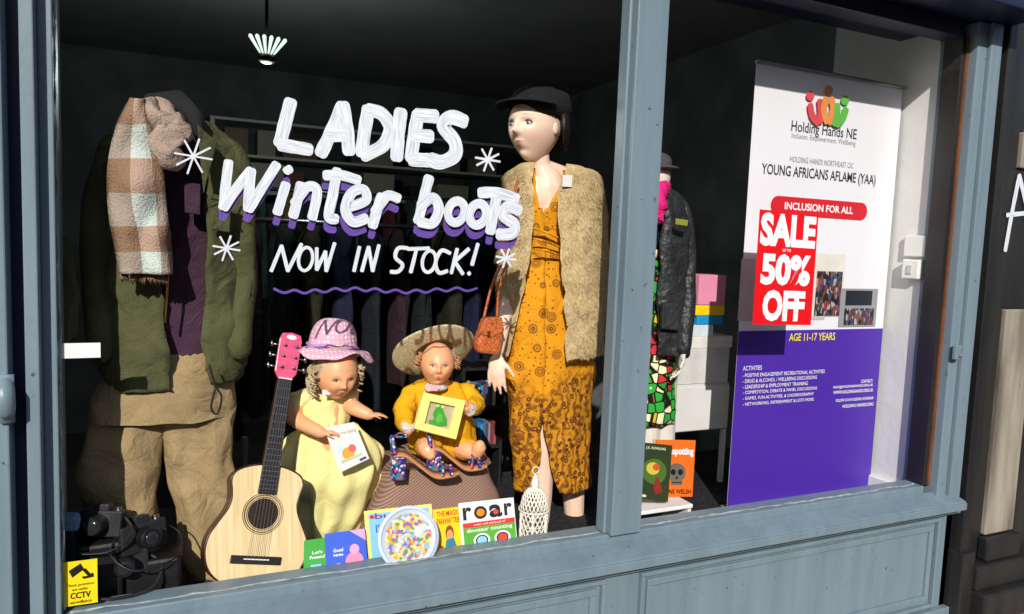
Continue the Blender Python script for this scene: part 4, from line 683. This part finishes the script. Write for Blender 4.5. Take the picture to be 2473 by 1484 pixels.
# ================= GUITAR
PB=S(606,1424,.075); PTp=S(706,800,.33); ga=(PTp-PB); GL=ga.length; ga.normalize(); gs=(V((1,.12,0))-ga*V((1,.12,0)).dot(ga)).normalized(); gn=ga.cross(gs); gn=gn if gn.y<0 else -gn
GU=thing('guitar','small acoustic guitar with natural top and pink headstock','guitar',PB)
def gp(t,s_,o=0): return PB+ga*(t*GL)+gs*s_+gn*o
prof=[(0,0),(.004,.05),(.02,.085),(.06,.122),(.12,.14),(.18,.138),(.235,.118),(.28,.1),(.315,.094),(.35,.097),(.39,.103),(.42,.094),(.44,.068),(.452,.035),(.455,0)]
pp=cat([V((a,c)) for a,c in prof],5); out=[(p.x,max(0,p.y)) for p in pp]+[(p.x,-max(0,p.y)) for p in pp[-2:0:-1]]
tp_=[gp(t,s_) for t,s_ in out]
build('soundboard',[hull8(tp_,gn,.003)],SPRUCE,GU); build('sides',[hull8([p-gn*.0032 for p in tp_],gn,.075)],mat('mahogany_side','3a1c10',.3,.2,20),GU)
build('binding',[tube([gp(t,s_,0) for t,s_ in out]+[tp_[0]],.0028,5)],mat('dark_binding','3c2114',.3),GU,True)
ht=.272;hr=.043
build('sound_hole',[([gp(ht,0,.0008)+ (ga*cos(a)+gs*sin(a))*hr for a in [2*pi*q/32 for q in range(32)]],[list(range(32))])],mat('hole_dark',(.03,.018,.01,1),.9),GU)
build('rosette',[tube([gp(ht,0,.001)+(ga*cos(a)+gs*sin(a))*r_ for a in [2*pi*q/40 for q in range(41)]],w_,4) for r_,w_ in ((.046,.0012),(.052,.0016),(.057,.001))],mat('rosette_brown','5a3a24',.4),GU)
build('bridge',[hull8([gp(.118,-.07,.007),gp(.118,.07,.007),gp(.088,.07,.007),gp(.088,-.07,.007)],gn,.0065)],mat('black_stained_wood','1f1a18',.5),GU,bevel=.002); build('saddle',[hull8([gp(.108,-.035,.0105),gp(.108,.035,.0105),gp(.104,.035,.0105),gp(.104,-.035,.0105)],gn,.004)],WHT,GU)
build('neck',[hull8([gp(.4,-.024,.003),gp(.4,.024,.003),gp(.795,.02,.003),gp(.795,-.02,.003)],gn,.028)],mat('mahogany_neck','4a2616',.3),GU,bevel=.004)
build('fingerboard',[hull8([gp(.345,-.026,.010),gp(.345,.026,.010),gp(.795,.0205,.010),gp(.795,-.0205,.010)],gn,.007)],mat('rosewood_black','221c1c',.45),GU,bevel=.001)
fr2=[]; sc0=.795-.106
for q in range(1,19):
    t=.106+sc0*2**(-q/12); w_=.0205+(.795-t)/.45*.0055
    if t>.35: fr2.append(tube([gp(t,-w_,.0108),gp(t,w_,.0108)],.0009,5))
build('frets',fr2,STEEL,GU); build('nut',[hull8([gp(.8,-.02,.0125),gp(.8,.02,.0125),gp(.795,.02,.0125),gp(.795,-.02,.0125)],gn,.012)],WHT,GU)
build('strings',[tube([gp(.106,-.026+q*.0104,.0125),gp(.797,-.0155+q*.0062,.0128)],.0006,4) for q in range(6)],STEEL,GU)
hd=[(.8,-.021),(.825,-.033),(.96,-.034),(.985,-.028),(.992,0),(.985,.028),(.96,.034),(.825,.033),(.8,.021)]
build('headstock',[hull8([gp(a,c,.004) for a,c in hd],gn,.015)],mat('pink_pearl','d8587e',.25,.2,40),GU,bevel=.002)
for sg in (-1,1):
    for q in range(3):
        t=.845+q*.045; build('tuning_peg',[tube([gp(t,sg*.018,.004),gp(t,sg*.018,.016)],.004,8),tube([gp(t,sg*.03,-.006),gp(t,sg*.05,-.006)],.003,6),ell(gp(t,sg*.054,-.006),(.006,.008,.009))],STEEL,GU,True)
s=Sheet(gp(.985,-.016,.0045),gp(.985,.016,.0045),gp(.958,.018,.0045),gp(.958,-.018,.0045)); s.disc(.5,.5,.45,WT,.8); s.done(GU,'headstock_label')
# ================= SANDALS
def sandal(p,d,L,hh,lab):
    d=d.normalized(); sd_=V((-d.y,d.x,0)); T_=thing('sandal',lab,'shoe',p); prof_=[(0,hh),(.18,hh*.98),(.4,hh*.55),(.62,.012),(.85,.01),(1,.014)]
    q=cat([V((a,c)) for a,c in prof_],5); vs=[]
    for a in q:
        wd=.022+.013*sin(pi*min(1,max(0,a.x))**1.2); 
        if a.x>.93: wd*=.75
        for sg in (-1,1):
            for zz in (0,-.008): vs.append(p+d*(a.x*L)+sd_*sg*wd+V((0,0,a.y+zz)))
    k_=len(q); fs=[]
    for i in range(k_-1):
        o=i*4; fs+=[[o,o+2,o+6,o+4],[o+1,o+5,o+7,o+3],[o,o+4,o+5,o+1],[o+2,o+3,o+7,o+6]]
    fs+=[[0,1,3,2],[k_*4-4,k_*4-2,k_*4-1,k_*4-3]]
    build('sole',[(vs,fs)],mat('tan_insole','b98258',.5),T_,True)
    build('heel',[hull8([p+d*a+sd_*c+V((0,0,hh-.008)) for a,c in ((-.005,-.02),(.04,-.02),(.04,.02),(-.005,.02))],V((0,0,1)),hh-.008)],FLOR,T_,bevel=.004)
    pt=lambda x_,s_,z_: p+d*(x_*L)+sd_*s_+V((0,0,z_))
    build('strap',[tube(cat([pt(.72,-.036,.012),pt(.74,-.02,.04),pt(.76,.02,.04),pt(.74,.036,.012)],5),.009,8,flat=.5),tube(cat([pt(.86,-.032,.012),pt(.86,0,.034),pt(.86,.032,.012)],5),.008,8,flat=.5)],FLOR,T_,True)
    build('ankle_strap',[tube(cat([pt(.02,-.02,hh),pt(-.02,0,hh+.055),pt(.02,.02,hh)],5),.008,8),tube(cat([pt(.0,0,hh+.055),pt(.12,-.025,hh+.06),pt(.22,0,hh+.055),pt(.12,.025,hh+.06),pt(.0,0,hh+.055)],5),.0035,8)],FLOR,T_,True)
pz=zt_+.004
a=S(948,1130,.24); sandal(V((a.x,.24,pz)),V((1,-.15,0)),.22,.085,'blue floral block heel sandal on the plinth')
a=S(1035,1110,.29); sandal(V((a.x,.29,pz)),V((1,-.2,0)),.2,.08,'blue floral block heel sandal behind its pair')
# ================= LANTERN
lx=S(1287,1290,.14).x; LN=thing('lantern','white metal pierced moroccan style candle lantern','lantern',V((lx,.14,.47))); L0=V((lx,.14,0))
zb0=.471; zl=lambda v_: S(1287,v_,.14).z
z_a,z_b,z_c,z_d=zl(1300),zl(1230),zl(1178),zl(1145)
def ring(z,r,w_=.002,n=28): return tube([L0+V((r*cos(2*pi*q/n),r*sin(2*pi*q/n),z)) for q in range(n+1)],w_,5)
r0=.047; lat=[ring(z_a+.004,r0,.003),ring(z_b,r0+.004,.0035),ring((z_a+z_b)/2,r0,.0015)]
for q in range(18):
    for sg in (-1,1): lat.append(tube([L0+V((r0*cos(2*pi*q/18+sg*t*1.1),r0*sin(2*pi*q/18+sg*t*1.1),z_a+(z_b-z_a)*t)) for t in [i/6 for i in range(7)]],.0022,4))
for q in range(6): a=2*pi*q/6; lat.append(tube([L0+V((r0*1.03*cos(a),r0*1.03*sin(a),zb0)),L0+V((r0*1.03*cos(a),r0*1.03*sin(a),z_b))],.003,5))
build('lantern_cage',lat,WMETAL,LN,True)
dm=[]; H_=z_c-z_b
for q in range(20):
    for sg in (-1,1): dm.append(tube([L0+V((r0*.98*cos(t*pi/2)**.8*cos(2*pi*q/20+sg*t*1.2),r0*.98*cos(t*pi/2)**.8*sin(2*pi*q/20+sg*t*1.2),z_b+H_*sin(t*pi/2))) for t in [i/7*.93 for i in range(8)]],.0024,4))
build('lantern_dome',dm+[ring(z_b+H_*.5,r0*.84,.0018)],WMETAL,LN,True)
build('lantern_finial',[tube([L0+V((0,0,z_c-.006)),L0+V((0,0,z_c+.006)),L0+V((0,0,z_c+.014)),L0+V((0,0,z_d))],[.018,.012,.016,.003],12)]+[tube([L0+V((.012*cos(t),0,z_d+.012+.012*sin(t))) for t in [2*pi*q/16 for q in range(17)]],.002,5)],WMETAL,LN,True)
build('lantern_base',[loftE([(lx,.14,zb0,.055,.055,0,2*pi),(lx,.14,zb0+.012,.052,.052,0,2*pi),(lx,.14,z_a+.004,.046,.046,0,2*pi)],cap=True,n=24)],WMETAL,LN,True)
# ================= CAMERAS AND CLUTTER
def camera_(u,v_,y,lab,rot=0,sz=1):
    p=S(u,v_,y); M=Matrix.Rotation(rot,3,'Z')@Matrix.Rotation(-.2,3,'X'); T_=thing('film_camera',lab,'camera',p); q=lambda x_,y_,z_: p+M@(V((x_,y_,z_))*sz)
    build('camera_body',[obox(q(0,0,.04),(.065*sz,.022*sz,.04*sz),M),obox(q(0,0,.088),(.022*sz,.018*sz,.012*sz),M)],BLK,T_,bevel=.005); build('lens',[tube([q(0,-.02,.04),q(0,-.06,.04)],.03*sz,20),tube([q(0,-.06,.04),q(0,-.066,.04)],[.03*sz,.026*sz],20)],mat('black_metal','161618',.35,.1),T_)
    build('lens_glass',[ell(q(0,-.064,.04),(.02*sz,.006*sz,.02*sz),M)],mat('lens_glass',(.02,.02,.025,1),.15),T_,True); build('dial',[tube([q(.045,0,.08),q(.045,0,.09)],.01*sz,14)],STEEL,T_)
    build('camera_strap',[tube(cat([q(-.065,0,.06),q(-.1,-.03,.02),q(-.06,-.08,-.03),q(.06,-.07,-.03),q(.1,-.02,.02),q(.065,0,.06)],5),.004,6,flat=.4)],BLK,T_,True)
camera_(245,1295,.12,'black film camera on a pile in the window',-.4,.85); camera_(345,1330,.12,'black film camera on its side',.5,.95); camera_(300,1395,.1,'black film camera with strap',.1,.9)
build('camera_case',[crumple(box(S(190,1400,.12).x,S(300,1400,.12).x,.08,.2,.471,S(245,1300,.12).z),.006)],mat('black_leather','131315',.5,.3,20,.5,80),top=('black leather camera case under the cameras','case'),bevel=.01)
build('leather_case',[crumple(box(S(305,1400,.14).x,S(440,1400,.14).x,.09,.2,.471,S(345,1340,.14).z),.006)],mat('black_leather','131315',.5),top=('low black leather case holding a film camera','case'),bevel=.01)
build('folded_cloth',[crumple(box(S(135,1270,.1).x,S(190,1270,.1).x,.07,.12,S(170,1275,.1).z,S(175,1242,.1).z),.012,20)],cloth('light_blue_denim','7a98bc'),top=('folded light blue denim cloth','cloth'),bevel=.01)
build('storage_crate',[box(S(135,1400,.12).x,S(188,1400,.12).x,.075,.2,.471,S(170,1278,.1).z)],mat('black_crate','101012',.6),top=('black storage crate under the folded cloth','crate'),bevel=.004)
ds=S(590,1140,.6); DSt=thing('display_stand','grey metal display stand foot behind guitar','stand',V((ds.x,.6,.47)))
build('stand_post',[tube([V((ds.x,.6,.47)),V((ds.x,.6,.85))],.012)],mat('grey_metal','5a5c60',.4),DSt,True); build('stand_foot',[tube([V((ds.x-.12,.5,.48)),V((ds.x+.12,.7,.48))],.01),tube([V((ds.x-.12,.7,.48)),V((ds.x+.12,.5,.48))],.0102)],mat('grey_metal','5a5c60',.4),DSt,True)
